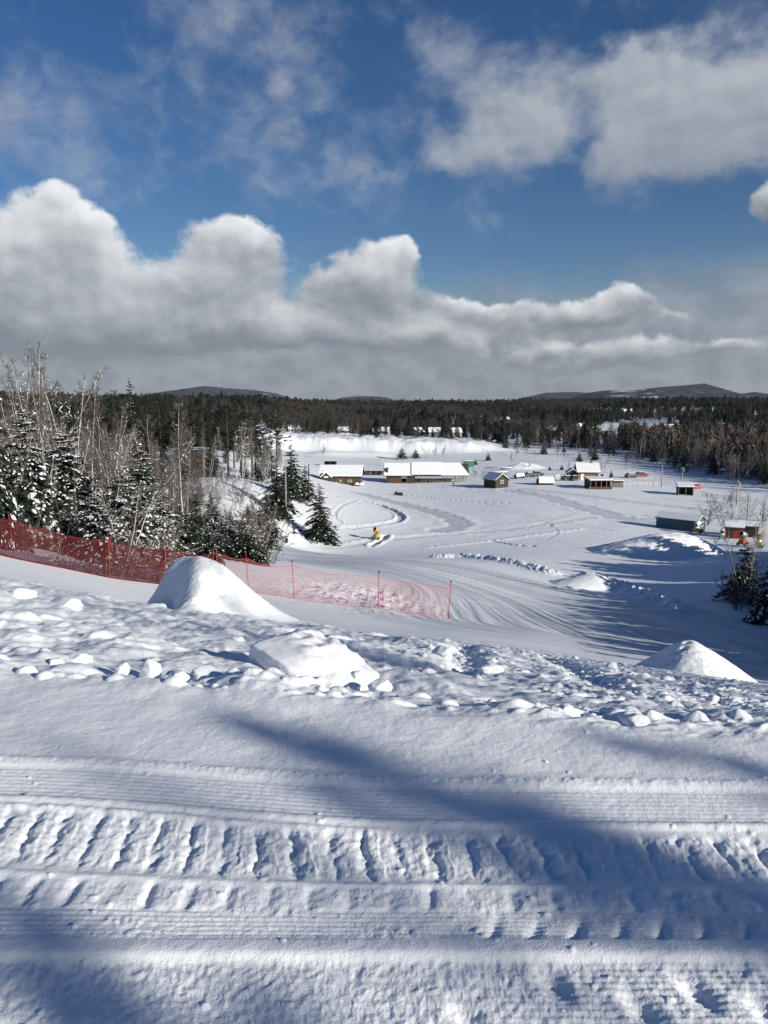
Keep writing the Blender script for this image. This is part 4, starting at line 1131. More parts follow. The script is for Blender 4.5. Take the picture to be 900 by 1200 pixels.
# white roofed shed
p = gp(640, 568.5, 150); k = p.y / FOC
root = empty('storage_shed', (p.x, p.y + 2, p.z), R(-4))
MB().box(-2.4, 2.4, -1.7, 1.7, -0.4, 1.5).build('wall', M['dark_wood'], root)
rf = MB().prism([(-2.0, 0.55), (-1.75, 1.3), (-0.9, 2.1), (0, 2.35), (0.9, 2.1), (2.0, 0.9), (2.0, 0.55)], -2.1, 2.6, 'x').build('roof', M['shingle'], root)
MB().prism([(-2.05, 0.62), (-1.8, 1.36), (-0.95, 2.2), (0, 2.46), (0.95, 2.2), (2.05, 1.0), (2.1, 1.2), (1.0, 2.4), (0, 2.68), (-1.0, 2.4), (-1.95, 1.5), (-2.15, 0.62)], -2.05, 2.65, 'x').build('snow_cap', M['snowload'], rf, False, 0.03)
props(root, 'low dark storage shed with a rounded snow white roof, right of the gabled cabin', 'shed')
# brown house
p = gp(691, 562.5, 150); k = p.y / FOC
house('house', (p.x, p.y + 4, p.z), R(-6), 24 * k, 7.0, 2.7, 4.9, M['orange_wood'], 'orange brown house with a snowy roof and pale door behind the flat pavilion', 'house', [(2.6, 1.5, 1.0, 0.9), (4.4, 1.5, 1.0, 0.9)], (-1.9, M['white']), True, 0.32, over=0.7)
house('porch_shed', (p.x - 24 * k / 2 - 1.6, p.y + 4, p.z), R(84), 5.0, 3.0, 2.2, 3.2, M['dark_wood'], 'dark little gabled annex at the left end of the orange brown house', 'annex', snow=0.25, over=0.4)
# orange building in the wood
p = P3(226, 552, 205)
root = empty('timber_house', p, R(6))
MB().box(-4.4, 3.0, -3, 3, -3.0, 4.6).build('wall', M['orange_wood'], root)
MB().box(-3.2, -2.3, -3.06, -2.98, 1.2, 2.6).build('window', M['glass'], root)
MB().box(-0.6, 0.3, -3.06, -2.98, 1.2, 2.6).build('window', M['glass'], root)
rf = MB().box(-5.0, 4.2, -4.6, 3.4, 4.61, 4.8).build('roof', M['shingle'], root)
MB().box(-4.95, 4.15, -4.55, 3.35, 4.81, 5.15).build('snow_cap', M['snowload'], rf, False, 0.08)
MB().box(2.2, 2.7, -4.4, -4.0, -2.5, 4.6).build('post', M['white'], root)
MB().box(-4.4, 3.0, -4.4, -3.07, 0.2, 0.35).build('deck', M['trim'], root)
props(root, 'orange timber house with flat snowy roof and white post in the left woods', 'house')

# blue shed and its neighbours at the lower right
p = gp(806, 623, 100); k = p.y / FOC
BL = p.copy()
house('blue_shed', (p.x - 0.3, p.y + 3.2, p.z), R(-46), 8.8, 3.4, 2.1, 3.0, M['blue_wood'], 'long slate blue shed with a pale end wall behind the big snow whale', 'shed', gable_win=1.5, snow=0.16, over=0.25)
p = gp(866, 632, 100); k = p.y / FOC
rs = house('red_shed', (p.x - 0.1, p.y + 2, p.z + 0.1), R(-24), 3.2, 2.6, 2.0, 2.6, M['red_wood'], 'small red shed with a snow topped roof, right of the blue shed', 'shed', door=(-0.6, M['dark_wood']), snow=0.16, over=0.3)
p = gp(886, 632, 100)
house('dark_shed', (p.x + 0.2, p.y + 4.0, p.z + 0.1), R(-28), 3.6, 2.6, 1.9, 2.5, M['dark_wood'], 'dark little shed with a snowy roof edge at the right, beyond the red shed', 'shed', snow=0.14, over=0.3)

# ---------------------------------------------------------------- snow guns
def snow_gun(loc, rz, body, label, sc=1.0, barrel=None, name='snow_gun', snowy=False):
    root = empty(name, loc, rz, sc)
    fr = MB().tube([(-0.9, -0.55, 0.35), (0.9, -0.55, 0.35), (0.9, 0.55, 0.35), (-0.9, 0.55, 0.35), (-0.9, -0.55, 0.35)], 0.06, 6)
    fr.tube([(0.9, 0, 0.35), (1.75, 0, 0.3)], 0.05, 6); fr.build('frame', body, root)
    for sx, sy in ((-0.35, -0.72), (-0.35, 0.72)):
        w = MB().tube([(sx, sy - 0.1, 0.32), (sx, sy + 0.1, 0.32)], 0.32, 16).build('wheel', M['rubber'], root)
        MB().tube([(sx, sy - 0.11, 0.32), (sx, sy + 0.11, 0.32)], 0.15, 10).build('rim', M['steel'], w)
    MB().prism([(-0.6, 0.42), (0.75, 0.42), (0.75, 1.1), (0.45, 1.25), (-0.6, 1.15)], -0.5, 0.5, 'y').build('compressor_box', body, root, False, 0.05)
    MB().tube([(-0.1, 0, 1.1), (-0.1, 0, 1.75)], 0.11, 8).build('mast', M['dark_metal'], root)
    y = MB().tube([(-0.1, -0.62, 1.55), (-0.1, -0.62, 2.0), (-0.1, -0.6, 2.05)], 0.05, 6).tube([(-0.1, 0.62, 1.55), (-0.1, 0.62, 2.05)], 0.05, 6).tube([(-0.1, -0.62, 1.57), (-0.1, 0.62, 1.57)], 0.05, 6).build('yoke', body, root)
    pts = []; n = 22; m = MB(); prof = [(-0.55, 0.50), (-0.5, 0.56), (0.0, 0.54), (0.55, 0.47), (0.6, 0.44), (0.6, 0.36), (0.3, 0.38), (-0.45, 0.46), (-0.55, 0.46)]
    tilt = R(24); vs = []
    for (a, r) in prof:
        for i in range(n):
            t = 2 * math.pi * i / n; x, yy, z = -a, r * math.cos(t), r * math.sin(t)
            vs.append((x * math.cos(tilt) + z * math.sin(tilt) * 1 - 0.1, yy, -x * math.sin(tilt) + z * math.cos(tilt) + 2.1))
    L = len(prof)
    m.add(vs, [(j * n + i, j * n + (i + 1) % n, ((j + 1) % L) * n + (i + 1) % n, ((j + 1) % L) * n + i) for j in range(L) for i in range(n)])
    b = m.build('fan_barrel', barrel or body, root, True)
    c, s = math.cos(tilt), math.sin(tilt)
    def T(a): return (-a * c - 0.1, 0, a * s + 2.1)
    MB().tube([T(-0.25), T(0.2)], [0.17, 0.12], 10).build('fan_motor', M['dark_metal'], b, True)
    MB().tube([T(-0.34), T(-0.28)], 0.455, 20).build('intake_grille', M['dark_metal'], b)
    if snowy: MB().dome((0, 0, 1.2), 0.55, 0.5, 0.35, 12, 4, 0.1).build('snow_cap', M['snowload'], root, True)
    props(root, label, 'snow gun', 'fan snow guns')
    return root
p = gp(441, 632.5, 80); snow_gun(p, R(58), M['yellow'], 'yellow fan snow gun alone on the run, throwing a long thin shadow', 0.92, M['yellow'])
p = gp(817, 625.5, 100); snow_gun((p.x, p.y + 0.2, p.z + 0.1), R(200), M['yellow'], 'yellow snow gun capped with snow, against the front of the blue shed', 0.9, M['white'], snowy=True)
p = gp(873, 640, 90); snow_gun((p.x - 0.4, p.y, p.z), R(30), M['orange'], 'orange snow gun with a round grey barrel in front of the red shed', 1.0, M['steel'])
p = gp(889, 642, 90); snow_gun((p.x, p.y, p.z), R(150), M['yellow'], 'tan snow gun topped with snow, right of the orange one', 0.9, M['yellow'], snowy=True)
p = gp(846, 632, 95); r0 = snow_gun((p.x, p.y, p.z), R(240), M['steel'], 'pale snow plastered snow gun between the blue and the red shed', 0.75, M['white'], snowy=True)

# ---------------------------------------------------------------- poles
def lamp_pole(loc, h, label, arm=1.2, pads=True, rz=0.0, name='lamp_pole', mat='pole_wood'):
    root = empty(name, loc, rz)
    MB().tube([(0, 0, -0.6), (0, 0, h)], [0.13, 0.10], 10).build('pole', M[mat], root, True)
    a = MB().tube([(0, 0, h - 0.25), (arm * 0.6, 0, h + 0.02), (arm, 0, h + 0.1)], 0.04, 6).build('arm', M['steel'], root, True)
    MB().prism([(-0.1, 0), (0.1, 0), (0.13, 0.1), (0, 0.17), (-0.13, 0.1)], arm - 0.1, arm + 0.55, 'x').build('lamp_head', M['steel'], root)
    o = root.children[-1]; o.location = (0, 0, h + 0.04)
    if pads: MB().tube([(0, 0, 0.25), (0, 0, 1.35)], 0.26, 12).build('pad', M['pad'], root, True)
    props(root, label, 'lamp pole'); return root
p = gp(336, 638, 70); lamp_pole(p, 6.9, 'grey wooden lamp pole with a black padded foot beside the run', 0.7)
x, y, _ = at(362.5, 606, 150); lamp_pole((x, y, H(x, y) + 0.2), 5.4, 'dark pole with a long pale arm behind the lone spruce', 2.6, False, R(8), mat='bark')
def utility_pole(px, py, py_top, label, d0=120, cross=True):
    p = gp(px, py, d0); _, vy, vz = ray(px, py_top); h = EYE + vz / vy * p.y - p.z
    root = empty('utility_pole', p, 0.2)
    MB().tube([(0, 0, -0.5), (0, 0, h)], [0.17, 0.12], 8).build('pole', M['pole_wood'], root, True)
    if cross:
        MB().box(-0.8, 0.8, -0.06, 0.06, h - 0.7, h - 0.55).build('crossarm', M['trim'], root)
        MB().tube([(0.3, -0.2, h - 1.5), (0.3, -0.2, h - 0.8)], 0.2, 10).build('transformer', M['steel'], root, True)
    props(root, label, 'utility pole')
utility_pole(799, 567, 547, 'utility pole right behind the open dark shed', 150)
utility_pole(863, 592, 562, 'tall utility pole leaning slightly on the shaded field, right of the open shed', 120)
utility_pole(775, 571, 545, 'thin pole at the corner of the woods left of the open shed', 150, False)
utility_pole(875, 618, 579, 'thin pole rising behind the red shed', 110, False)

# ---------------------------------------------------------------- fences in the valley
def wire_fence(a, b, h, label, n, d0=150, name='chain_link_fence', step=0.25, snowtop=False):
    A, B = gp(*a, d0), gp(*b, d0); root = empty(name, A); D = B - A
    for i in range(n + 1):
        q = D * (i / n); z = H(A.x + q.x, A.y + q.y) - A.z
        MB().tube([(q.x, q.y, z - 0.3), (q.x, q.y, z + h)], 0.05, 6).build('post', M['steel'] if not snowtop else M['trim'], root, True)
    m = MB(); L = D.length; t = Vector((D.x, D.y, 0)).normalized()
    if snowtop:
        for zz in (0.45, 0.95):
            m.tube([(0, -0.08, zz), (D.x, D.y - 0.08, D.z + zz)], 0.07, 4)
        m.build('rail', M['trim'], root)
        MB().tube([(0, -0.02, h + 0.06), (D.x * 0.5, D.y * 0.5 - 0.02, D.z * 0.5 + h + 0.05), (D.x, D.y - 0.02, D.z + h + 0.06)], 0.17, 6).build('snow_cap', M['snowload'], root, True)
    else:
        k = int(L / step)
        for i in range(k): q = D * ((i + 0.5) / k); m.add([(q.x - t.x * .012, q.y - t.y * .012, q.z), (q.x + t.x * .012, q.y + t.y * .012, q.z), (q.x + t.x * .012, q.y + t.y * .012, q.z + h), (q.x - t.x * .012, q.y - t.y * .012, q.z + h)], [(0, 1, 2, 3)])
        for i in range(int(h / step) + 1): zz = min(h, i * step); m.add([(0, 0, zz - .012), (D.x, D.y, D.z + zz - .012), (D.x, D.y, D.z + zz + .012), (0, 0, zz + .012)], [(0, 1, 2, 3)])
        m.build('wire_mesh', M['wire'], root)
    props(root, label, 'fence')
wire_fence((446, 546), (484, 545), 3.2, 'tall pale chain link backstop behind the pavilion', 6, 200)
wire_fence((384, 541.5), (446, 543.5), 1.3, 'long low wire fence crossing the field behind the lodge', 14, 200)
wire_fence((716, 572), (772, 570), 1.6, 'wire fence with thin posts right of the flat pavilion', 9, 150)
wire_fence((564, 558), (595, 557.5), 1.35, 'dark rail fence with a thick snow cap behind the gabled cabin', 8, 150, 'rail_fence', snowtop=True)
wire_fence((568, 551), (600, 551), 1.0, 'rail fence capped with snow along the far field, behind the first rail fence', 7, 150, 'rail_fence', snowtop=True)
wire_fence((823, 582), (880, 588), 1.1, 'low wire fence on the shaded field behind the sheds', 9, 130)

# green container
p = gp(551, 547, 200); root = empty('green_container', p, R(3))
MB().box(-2.6, 1.4, -1.2, 1.2, 0, 2.5).build('body', M['green'], root, False, 0.04)
for i in range(9): MB().box(-2.45 + i * 0.43, -2.25 + i * 0.43, -1.26, -1.2, 0.15, 2.35).build('rib', M['green'], root)
MB().box(-2.55, 1.35, -1.15, 1.15, 2.5, 2.68).build('snow_cap', M['snowload'], root, False, 0.05)
props(root, 'small green container behind the right end of the pavilion', 'container')

# ---------------------------------------------------------------- vehicles
def car(loc, rz, col, label, group=None, van=False, snow=True, dims=1.0):
    root = empty('parked_van' if van else 'parked_car', loc, rz, dims)
    pm = car_paint(col)
    lo = [(-2.2, 0.35), (2.15, 0.35), (2.2, 0.75), (2.05, 0.95), (1.0, 1.02), (-1.9, 1.05), (-2.2, 0.9)]
    MB().prism(lo, -0.86, 0.86, 'y').build('body', pm, root, False, 0.05)
    cb = [(1.05, 1.0), (0.35, 1.55), (-1.35, 1.58), (-1.95, 1.03)] if not van else [(1.75, 1.0), (1.25, 2.0), (-2.1, 2.05), (-2.15, 1.03)]
    m = MB(); n = 4
    vs = [(a, -0.82, z) if z < 1.1 else (a, -0.68, z) for a, z in cb] + [(a, 0.82, z) if z < 1.1 else (a, 0.68, z) for a, z in cb]
    m.add(vs, [(0, 1, 2, 3), (7, 6, 5, 4), (0, 4, 5, 1), (1, 5, 6, 2), (2, 6, 7, 3), (3, 7, 4, 0)]); m.build('cabin', pm if van else M['glass'], root)
    top = max(z for _, z in cb)
    rf = MB().box(cb[2][0], cb[1][0], -0.68, 0.68, top - 0.03, top + 0.03).build('roof', pm, root)
    if van: MB().prism([(1.72, 1.1), (1.36, 1.9), (1.42, 1.9), (1.78, 1.1)], -0.65, 0.65, 'y').build('windscreen', M['glass'], root)
    if snow: MB().box(cb[2][0] + .05, cb[1][0] - .05, -0.62, 0.62, top + 0.031, top + 0.16).build('snow_cap', M['snowload'], rf, False, 0.05)
    for sx in (-1.35, 1.35):
        for sy in (-0.83, 0.83):
            w = MB().tube([(sx, sy - 0.1, 0.33), (sx, sy + 0.1, 0.33)], 0.33, 14).build('wheel', M['rubber'], root)
            MB().tube([(sx, sy - 0.11, 0.33), (sx, sy + 0.11, 0.33)], 0.18, 10).build('rim', M['steel'], w)
    for sy in (-0.6, 0.6):
        MB().box(2.12, 2.22, sy - 0.15, sy + 0.15, 0.66, 0.80).build('headlight', M['white'], root)
        MB().box(-2.23, -2.15, sy - 0.12, sy + 0.12, 0.72, 0.88).build('taillight', M['red_pole'], root)
    props(root, label, 'van' if van else 'car', group); return root
CG = 'cars parked between lodge and pavilion'
for px, col, lb in ((426.5, (0.02, 0.02, 0.022), 'black car parked nearest the lodge end, in the row behind the blue shadow'), (433.5, (0.12, 0.11, 0.09), 'brownish car, second in the row between lodge and pavilion'), (440, (0.05, 0.03, 0.03), 'dark maroon car, third in the row between lodge and pavilion'), (447, (0.025, 0.03, 0.035), 'dark car parked nearest the pavilion gable')):
    p = gp(px, 556.5, 150); car((p.x, p.y, p.z + 0.05), R(62 + px % 7), col, lb, CG)
p = gp(653.5, 562.5, 150); car(p, R(75), (0.75, 0.75, 0.74), 'white van parked right of the white roofed shed', None, True, False)
p = gp(666.5, 563, 150); car(p, R(10), (0.03, 0.03, 0.035), 'dark car parked left of the orange brown house')
p = gp(674.5, 562.5, 150); car((p.x - 0.6, p.y - 1.2, p.z), R(80), (0.10, 0.10, 0.11), 'dark grey car parked against the annex of the orange brown house')
p = gp(814, 573, 150); car((p.x, p.y, p.z), R(25), (0.42, 0.07, 0.05), 'red car half hidden behind the open dark shed')
for i, (px, py, rz, col, lb) in enumerate(((622, 559, 15, (0.04, 0.045, 0.05), 'dark car parked on the far field left of the white roofed shed'), (630, 557.5, 8, (0.13, 0.13, 0.14), 'grey car parked on the far field behind the white roofed shed'), (740, 560, 12, (0.03, 0.03, 0.03), 'black car parked beyond the wire fence right of the flat pavilion'), (752, 558.5, 5, (0.25, 0.05, 0.04), 'dull red car parked beyond the wire fence, near the thin pole'), (610, 560.5, 20, (0.06, 0.055, 0.05), 'brownish car parked behind the gabled cabin'))):
    p = gp(px, py, 150); car(p, R(rz), col, lb, 'cars on the far field')
def pile(u, v): return 2.3 * (1 + 0.3 * fbm(u / 3, v / 3, 3, 12)) * np.clip(1 - (np.abs(u) / 9) ** 1.4, 0, 1) * np.clip(1 - (np.abs(v) / 6) ** 1.5, 0, 1)
p = gp(626, 550, 200)
mound('snow_pile', p.x - 3, p.y + 6, pile, 9.5, 6.5, 'white bank of snow on the far field behind the gabled cabin', 70, 'snow pile')
# snowmobile
p = gp(466.5, 580.5, 150); root = empty('snowmobile', p, R(160))
MB().prism([(-1.4, 0.25), (0.7, 0.25), (1.3, 0.5), (1.1, 0.78), (0.5, 0.98), (0.1, 0.72), (-1.3, 0.68)], -0.36, 0.36, 'y').build('body', M['dark_metal'], root, False, 0.05)
MB().box(-1.25, 0.05, -0.2, 0.2, 0.69, 0.88).build('seat', M['rubber'], root, False, 0.05)
MB().prism([(0.5, 0.98), (0.75, 0.9), (0.5, 1.35), (0.42, 1.35)], -0.28, 0.28, 'y').build('windscreen', M['glass'], root)
MB().tube([(0.35, -0.38, 1.08), (0.3, 0, 1.02), (0.35, 0.38, 1.08)], 0.03, 6).build('handlebar', M['rubber'], root)
for sy in (-0.45, 0.45): MB().box(0.5, 1.7, sy - 0.08, sy + 0.08, 0.02, 0.08).box(0.9, 1.0, sy - 0.04, sy + 0.04, 0.08, 0.42).build('ski', M['dark_metal'], root)
MB().box(-1.5, 0.4, -0.2, 0.2, 0.0, 0.27).build('track', M['rubber'], root, False, 0.08)
props(root, 'dark snowmobile on the field below the pavilion, with its track trailing right', 'snowmobile')
# sled, skis, mat by the lone spruce
p = gp(362, 629.5, 100); root = empty('sled', p, R(35))
MB().prism([(-0.55, 0.0), (0.55, 0.0), (0.72, 0.28), (0.66, 0.30), (0.5, 0.08), (-0.5, 0.08), (-0.6, 0.26), (-0.66, 0.26)], -0.33, 0.33, 'y').box(-0.55, 0.55, -0.36, -0.31, 0.03, 0.24).box(-0.55, 0.55, 0.31, 0.36, 0.03, 0.24).build('body', M['blue_plastic'], root, False, 0.015)
root.rotation_euler = (R(60), 0, R(35)); root.location.z += 0.35
props(root, 'blue plastic sled tipped on its side by the lone spruce', 'sled')
p = gp(357.5, 629.5, 100); root = empty('ski', p, R(20))
MB().prism([(-0.8, 0.02), (0.7, 0.02), (0.9, 0.14), (0.9, 0.16), (0.7, 0.05), (-0.8, 0.05)], -0.06, 0.06, 'y').build('board', M['red_pole'], root)
MB().box(-0.15, 0.15, -0.05, 0.05, 0.05, 0.12).build('binding', M['rubber'], root)
props(root, 'red ski lying on the snow left of the blue sled', 'ski')

# ---------------------------------------------------------------- people
def person(loc, rz, joints, edges, radii, label, hat=None):
    root = empty('person', loc, rz)
    me = bpy.data.meshes.new('body'); me.from_pydata(joints, edges, []); me.update()
    o = mesh_obj('body', me, M['cloth_dark'], root)
    sk = o.modifiers.new('skin', 'SKIN'); sk.use_smooth_shade = True
    for v, r in zip(me.skin_vertices[0].data, radii): v.radius = (r, r)
    me.skin_vertices[0].data[0].use_root = True
    o.modifiers.new('smooth', 'SUBSURF').levels = 1; o.modifiers[-1].render_levels = 2
    h = Vector(joints[hat])
    MB().dome((h.x, h.y, h.z + 0.03), 0.115, 0.125, 0.14, 12, 4).build('hat', M['red_pole'] if False else M['cloth_dark'], root, True)
    f = MB().dome((0, 0, 0), 0.075, 0.085, 0.03, 10, 3).build('face', M['skin'], root, True)
    f.location = (h.x, h.y - 0.085, h.z - 0.02); f.rotation_euler = (R(90), 0, 0)
    props(root, label, 'person'); return root
J = [(0, 0, 0.95), (0, 0, 1.2), (0, 0, 1.42), (0, 0, 1.52), (0, 0, 1.66), (-0.2, 0, 1.40), (-0.27, -0.04, 1.12), (-0.25, -0.16, 0.88), (0.2, 0, 1.40), (0.27, 0.04, 1.12), (0.26, -0.05, 0.86),
     (-0.1, 0, 0.90), (-0.13, -0.10, 0.50), (-0.14, -0.02, 0.08), (-0.14, -0.18, 0.05), (0.1, 0, 0.90), (0.12, 0.08, 0.50), (0.13, 0.20, 0.10), (0.13, 0.06, 0.05)]
E = [(0, 1), (1, 2), (2, 3), (3, 4), (2, 5), (5, 6), (6, 7), (2, 8), (8, 9), (9, 10), (0, 11), (11, 12), (12, 13), (13, 14), (0, 15), (15, 16), (16, 17), (17, 18)]
RD = [0.16, 0.17, 0.17, 0.07, 0.115, 0.085, 0.065, 0.05, 0.085, 0.065, 0.05, 0.115, 0.085, 0.06, 0.055, 0.115, 0.085, 0.06, 0.055]
p = gp(531.5, 570.8, 150); person(p, R(70), J, E, RD, 'person in dark clothes walking across the snow in front of the pavilion', 4)
J2 = [(0, 0, 0.14), (0.02, 0, 0.38), (-0.02, 0, 0.58), (-0.04, 0, 0.68), (-0.05, 0, 0.82), (-0.04, -0.2, 0.56), (0.16, -0.25, 0.38), (0.36, -0.16, 0.36), (-0.04, 0.2, 0.56), (0.16, 0.25, 0.38), (0.36, 0.16, 0.36),
      (0.08, -0.11, 0.14), (0.48, -0.14, 0.36), (0.78, -0.14, 0.09), (0.86, -0.14, 0.17), (0.08, 0.11, 0.14), (0.50, 0.14, 0.30), (0.84, 0.14, 0.08), (0.92, 0.14, 0.16)]
p = gp(344, 626, 80); person(p, R(-12), J2, E, RD, 'person in black sitting on the snow bank between lamp pole and lone spruce', 4)
p = gp(352, 622, 80)
o = MB().dome((0, 0, -0.05), 0.42, 0.24, 0.32, 12, 4, 0.12, random.Random(3)).build('backpack', M['cloth_dark'], None, True); o.location = p
props(o, 'dark pack lying on the snow beside the sitting person', 'bag')

# dry twig by the rim
p = P3(843, 858, 3.85); root = empty('dry_twig', (p[0], p[1], p[2] - 0.02))
MB().tube([(0, 0, 0), (-0.006, 0, 0.05), (0.004, 0, 0.11)], [0.0022, 0.0018, 0.001], 5).build('stem', M['twig'], root)
MB().tube([(-0.004, 0, 0.045), (-0.03, 0.004, 0.085)], [0.0014, 0.0008], 4).tube([(0, 0, 0.06), (0.028, -0.003, 0.10)], [0.0014, 0.0008], 4).tube([(-0.004, 0, 0.03), (0.02, 0.0, 0.055)], [0.0014, 0.0008], 4).build('side_twig', M['twig'], root)
props(root, 'dry dark twig poking out of the snow at the right of the rim', 'twig')

# ---------------------------------------------------------------- far houses
FAR = [ # px, py of base, d, width, wall, label
 (346, 506, 470, 11, 'cream_wall', 'far pale house with a snowy roof, left of the row beyond the pit wall', 8),
 (298, 498, 520, 12, 'grey_wall', 'far grey house among the trees above the left end of the pit wall', -12),
 (402, 503, 480, 10, 'grey_wall', 'far grey house half hidden by trees above the middle of the pit wall', 15),
 (447, 504, 470, 13, 'cream_wall', 'far house with the broadest snowy roof above the pit wall', -10),
 (489, 513, 455, 10, 'cream_wall', 'far white gabled house in the trees right of the broad roofed one', 55),
 (509, 519, 450, 9, 'grey_wall', 'far low snowy roofed house just above the pit wall, at its right part', 0),
 (534, 520, 460, 8, 'cream_wall', 'far small white house at the right end of the pit wall', 20),
 (735, 482, 900, 16, 'cream_wall', 'far white roofed house high on the right hand hill', 0),
 (722, 482, 900, 12, 'grey_wall', 'far smaller house left of the white roofed one on the right hand hill', 10),
 (836, 483, 820, 7, 'white', 'far tall white house front on the clearing of the right hill', 80),
 (749, 512, 520, 12, 'cream_wall', 'far pale house beside the snowy clearing in the right hand woods', -20),
 (783, 506, 560, 11, 'grey_wall', 'far snowy roof among trees right of the clearing', 5),
 (592, 491, 760, 12, 'grey_wall', 'far dull roof in the middle of the wooded hill', 0),
 (679, 508, 600, 6, 'white', 'far small white house in the middle of the woods', 60),
]
SITES_NEW = []
for px, py, d, w, wm, lb, rz in FAR:
    x, y, _ = at(px, py, d); z = H(x, y)
    SITES.append((x, y - 6, 9))
    w *= 0.72
    house('far_house', (x, y, z + 0.3), R(rz), w, w * 0.7, 2.6, 4.6, M[wm], lb, 'house', [(-w * 0.25, 1.7, 1.1, 1.1), (w * 0.2, 1.7, 1.1, 1.1)], None, False, 0.4, 'far houses in the woods', over=0.6)
for px, py, d, r in ((818, 487, 820, 42), (742, 518, 520, 24), (690, 520, 510, 18), (700, 508, 600, 14), (570, 489, 780, 30), (730, 484, 900, 26), (745, 500, 620, 16), (530, 492, 760, 26)):
    x, y, _ = at(px, py, d); SITES.append((x, y, r * 1.5))
# ---------------------------------------------------------------- trees one can tell apart
tr = random.Random(5)
def top_at(kindh, px, py_top, x, y, z):
    """scale that puts a plant's top at picture row py_top"""
    u, vy, vz = ray(px, py_top)
    return max(0.2, (EYE + vz / vy * y - z) / kindh)
HEI = {}
def put_px(kinds, i, px, py_base, d, py_top, label, cat, group, wide=1.0, rz=None, tilt=0.0):
    k = kinds[i % len(kinds)]
    x, y, _ = at(px, py_base, d); z = H(x, y)
    h = max(v.co.z for v in k.parts[0][1].vertices) if k not in HEI else HEI[k]; HEI[k] = h
    return k.put(x, y, label, cat, group, top_at(h, px, py_top, x, y, z), rz, z - 0.05, tilt, tr, wide)

G1 = 'snow laden spruces behind the red fence'
for i, a in enumerate([
 (0, 38, 640, 38, 480, 'tall snow laden spruce behind the red fence near the left edge', 1.05),
 (1, 82, 648, 42, 505, 'bushy snow covered spruce behind the red fence, right of the tallest one', 1.25),
 (2, 150, 655, 40, 545, 'low spruce with bent snow covered boughs above the middle of the red fence', 1.35),
 (3, 170, 650, 50, 520, 'thin open spruce with sparse snow, standing behind the bent one', 1.1),
 (2, 118, 655, 37, 575, 'short snow crusted spruce right behind the red fence netting', 1.4),
 (1, -18, 635, 36, 520, 'snow laden spruce cut by the left edge of the photo', 1.2),
 (2, 190, 660, 44, 575, 'small snow dusted spruce behind the curled mound', 1.3),
]):
    put_px(SNOWY, *a[:5], a[5], 'spruce', G1, a[6])
put_px(SNOWY, 3, -6, 640, 33, 412, 'tall dark bough with snow reaching in at the very left edge', 'spruce', None, 0.6)
G2 = 'green spruces on the bank above the valley'
for i, a in enumerate([
 (0, 232, 672, 62, 576, 'bushy dark spruce above the curled snow mound', 1.45),
 (2, 262, 668, 58, 605, 'small wide spruce just right of the curled mound', 1.3),
 (0, 285, 668, 55, 600, 'spruce with drooping lower boughs at the end of the red fence', 1.2),
 (2, 305, 668, 54, 628, 'lowest little spruce at the right end of the row by the pink net', 1.2),
 (0, 313, 632, 112, 574, 'spruce between the wooden lamp pole and the row by the net', 1.25),
 (1, 375, 634, 137, 566, 'lone dense spruce right of the lamp pole with a blue shadow beside it', 1.35),
 (1, 325, 602, 140, 535, 'dark spruce on the bank left of the long shadow', 1.4),
 (0, 342, 585, 165, 520, 'tall spruce with layered boughs in front of the white pit wall', 1.3),
 (0, 358, 592, 170, 545, 'dark spruce behind the lamp pole, near the lodge', 1.4),
]):
    put_px(SPRUCE, *a[:5], a[5], 'spruce', G2, a[6])
G3 = 'white birches above the red fence'
for i, a in enumerate([
 (0, 8, 640, 40, 425, 'birch with a pale trunk at the left edge', 0.9),
 (1, 14, 640, 42, 397, 'tallest white birch with fan shaped top at the left edge', 0.8),
 (1, 48, 645, 50, 405, 'white birch with a twin trunk, second from the left', 0.7),
 (0, 55, 645, 52, 415, 'straight slim birch between the two twin trunked ones', 0.7),
 (1, 68, 645, 50, 420, 'leaning white birch with low side limbs, third from the left', 0.8),
 (2, 95, 640, 60, 425, 'brown topped birch against the dark wood', 0.7),
 (2, 30, 640, 60, 430, 'birch clump with grey haze of twigs behind the spruces', 0.8),
 (0, 110, 640, 62, 440, 'thin birch with few twigs above the spruces', 0.7),
]):
    put_px(BIRCH, *a[:5], a[5], 'birch', G3, a[6])
G4 = 'leaning snow covered saplings behind the fence'
for i, (px, py, d, tp, tl, rz) in enumerate([(100, 645, 38, 545, 0.75, 0.1), (108, 640, 41, 500, 0.45, 0.3), (130, 650, 40, 480, 0.3, -0.2), (60, 645, 40, 560, 0.6, -0.4), (145, 655, 41, 600, 1.1, 0.1), (165, 655, 42, 590, 1.0, 0.5), (5, 630, 37, 500, 0.35, 0.2)]):
    put_px(BIRCH, i, px, py, d, tp, 'bent white sapling leaning right over the snowy spruces', 'sapling', G4, 0.6, rz, tl)
G5 = 'snowy brush along the red fence'
for i in range(46):
    px = -30 + i * 7.8 + tr.uniform(-5, 5)
    if px > 205 and i % 3: continue
    d = tr.uniform(34, 44) + (14 if px > 195 else 0) + max(0, px - 150) * 0.06
    pb = 640 + 0.16 * max(0, px) if px < 190 else 668
    put_px(BRUSH, i, px, pb, d, tr.uniform(575, 630), 'tangle of bare snow crusted brush behind the red fence', 'brush', G5, tr.uniform(0.9, 1.5))
for i in range(16):
    px = 70 + i * 8.5 + tr.uniform(-4, 4)
    if i % 2 and px < 110: continue
    x, y, _ = at(px, 670, 29.6 + 0.022 * px)
    BRUSH[i % 3].put(x, y, 'low snow crusted brush poking through the red net', 'brush', 'brush in front of the red net', tr.uniform(0.22, 0.4), rg=tr, wide=2.0)
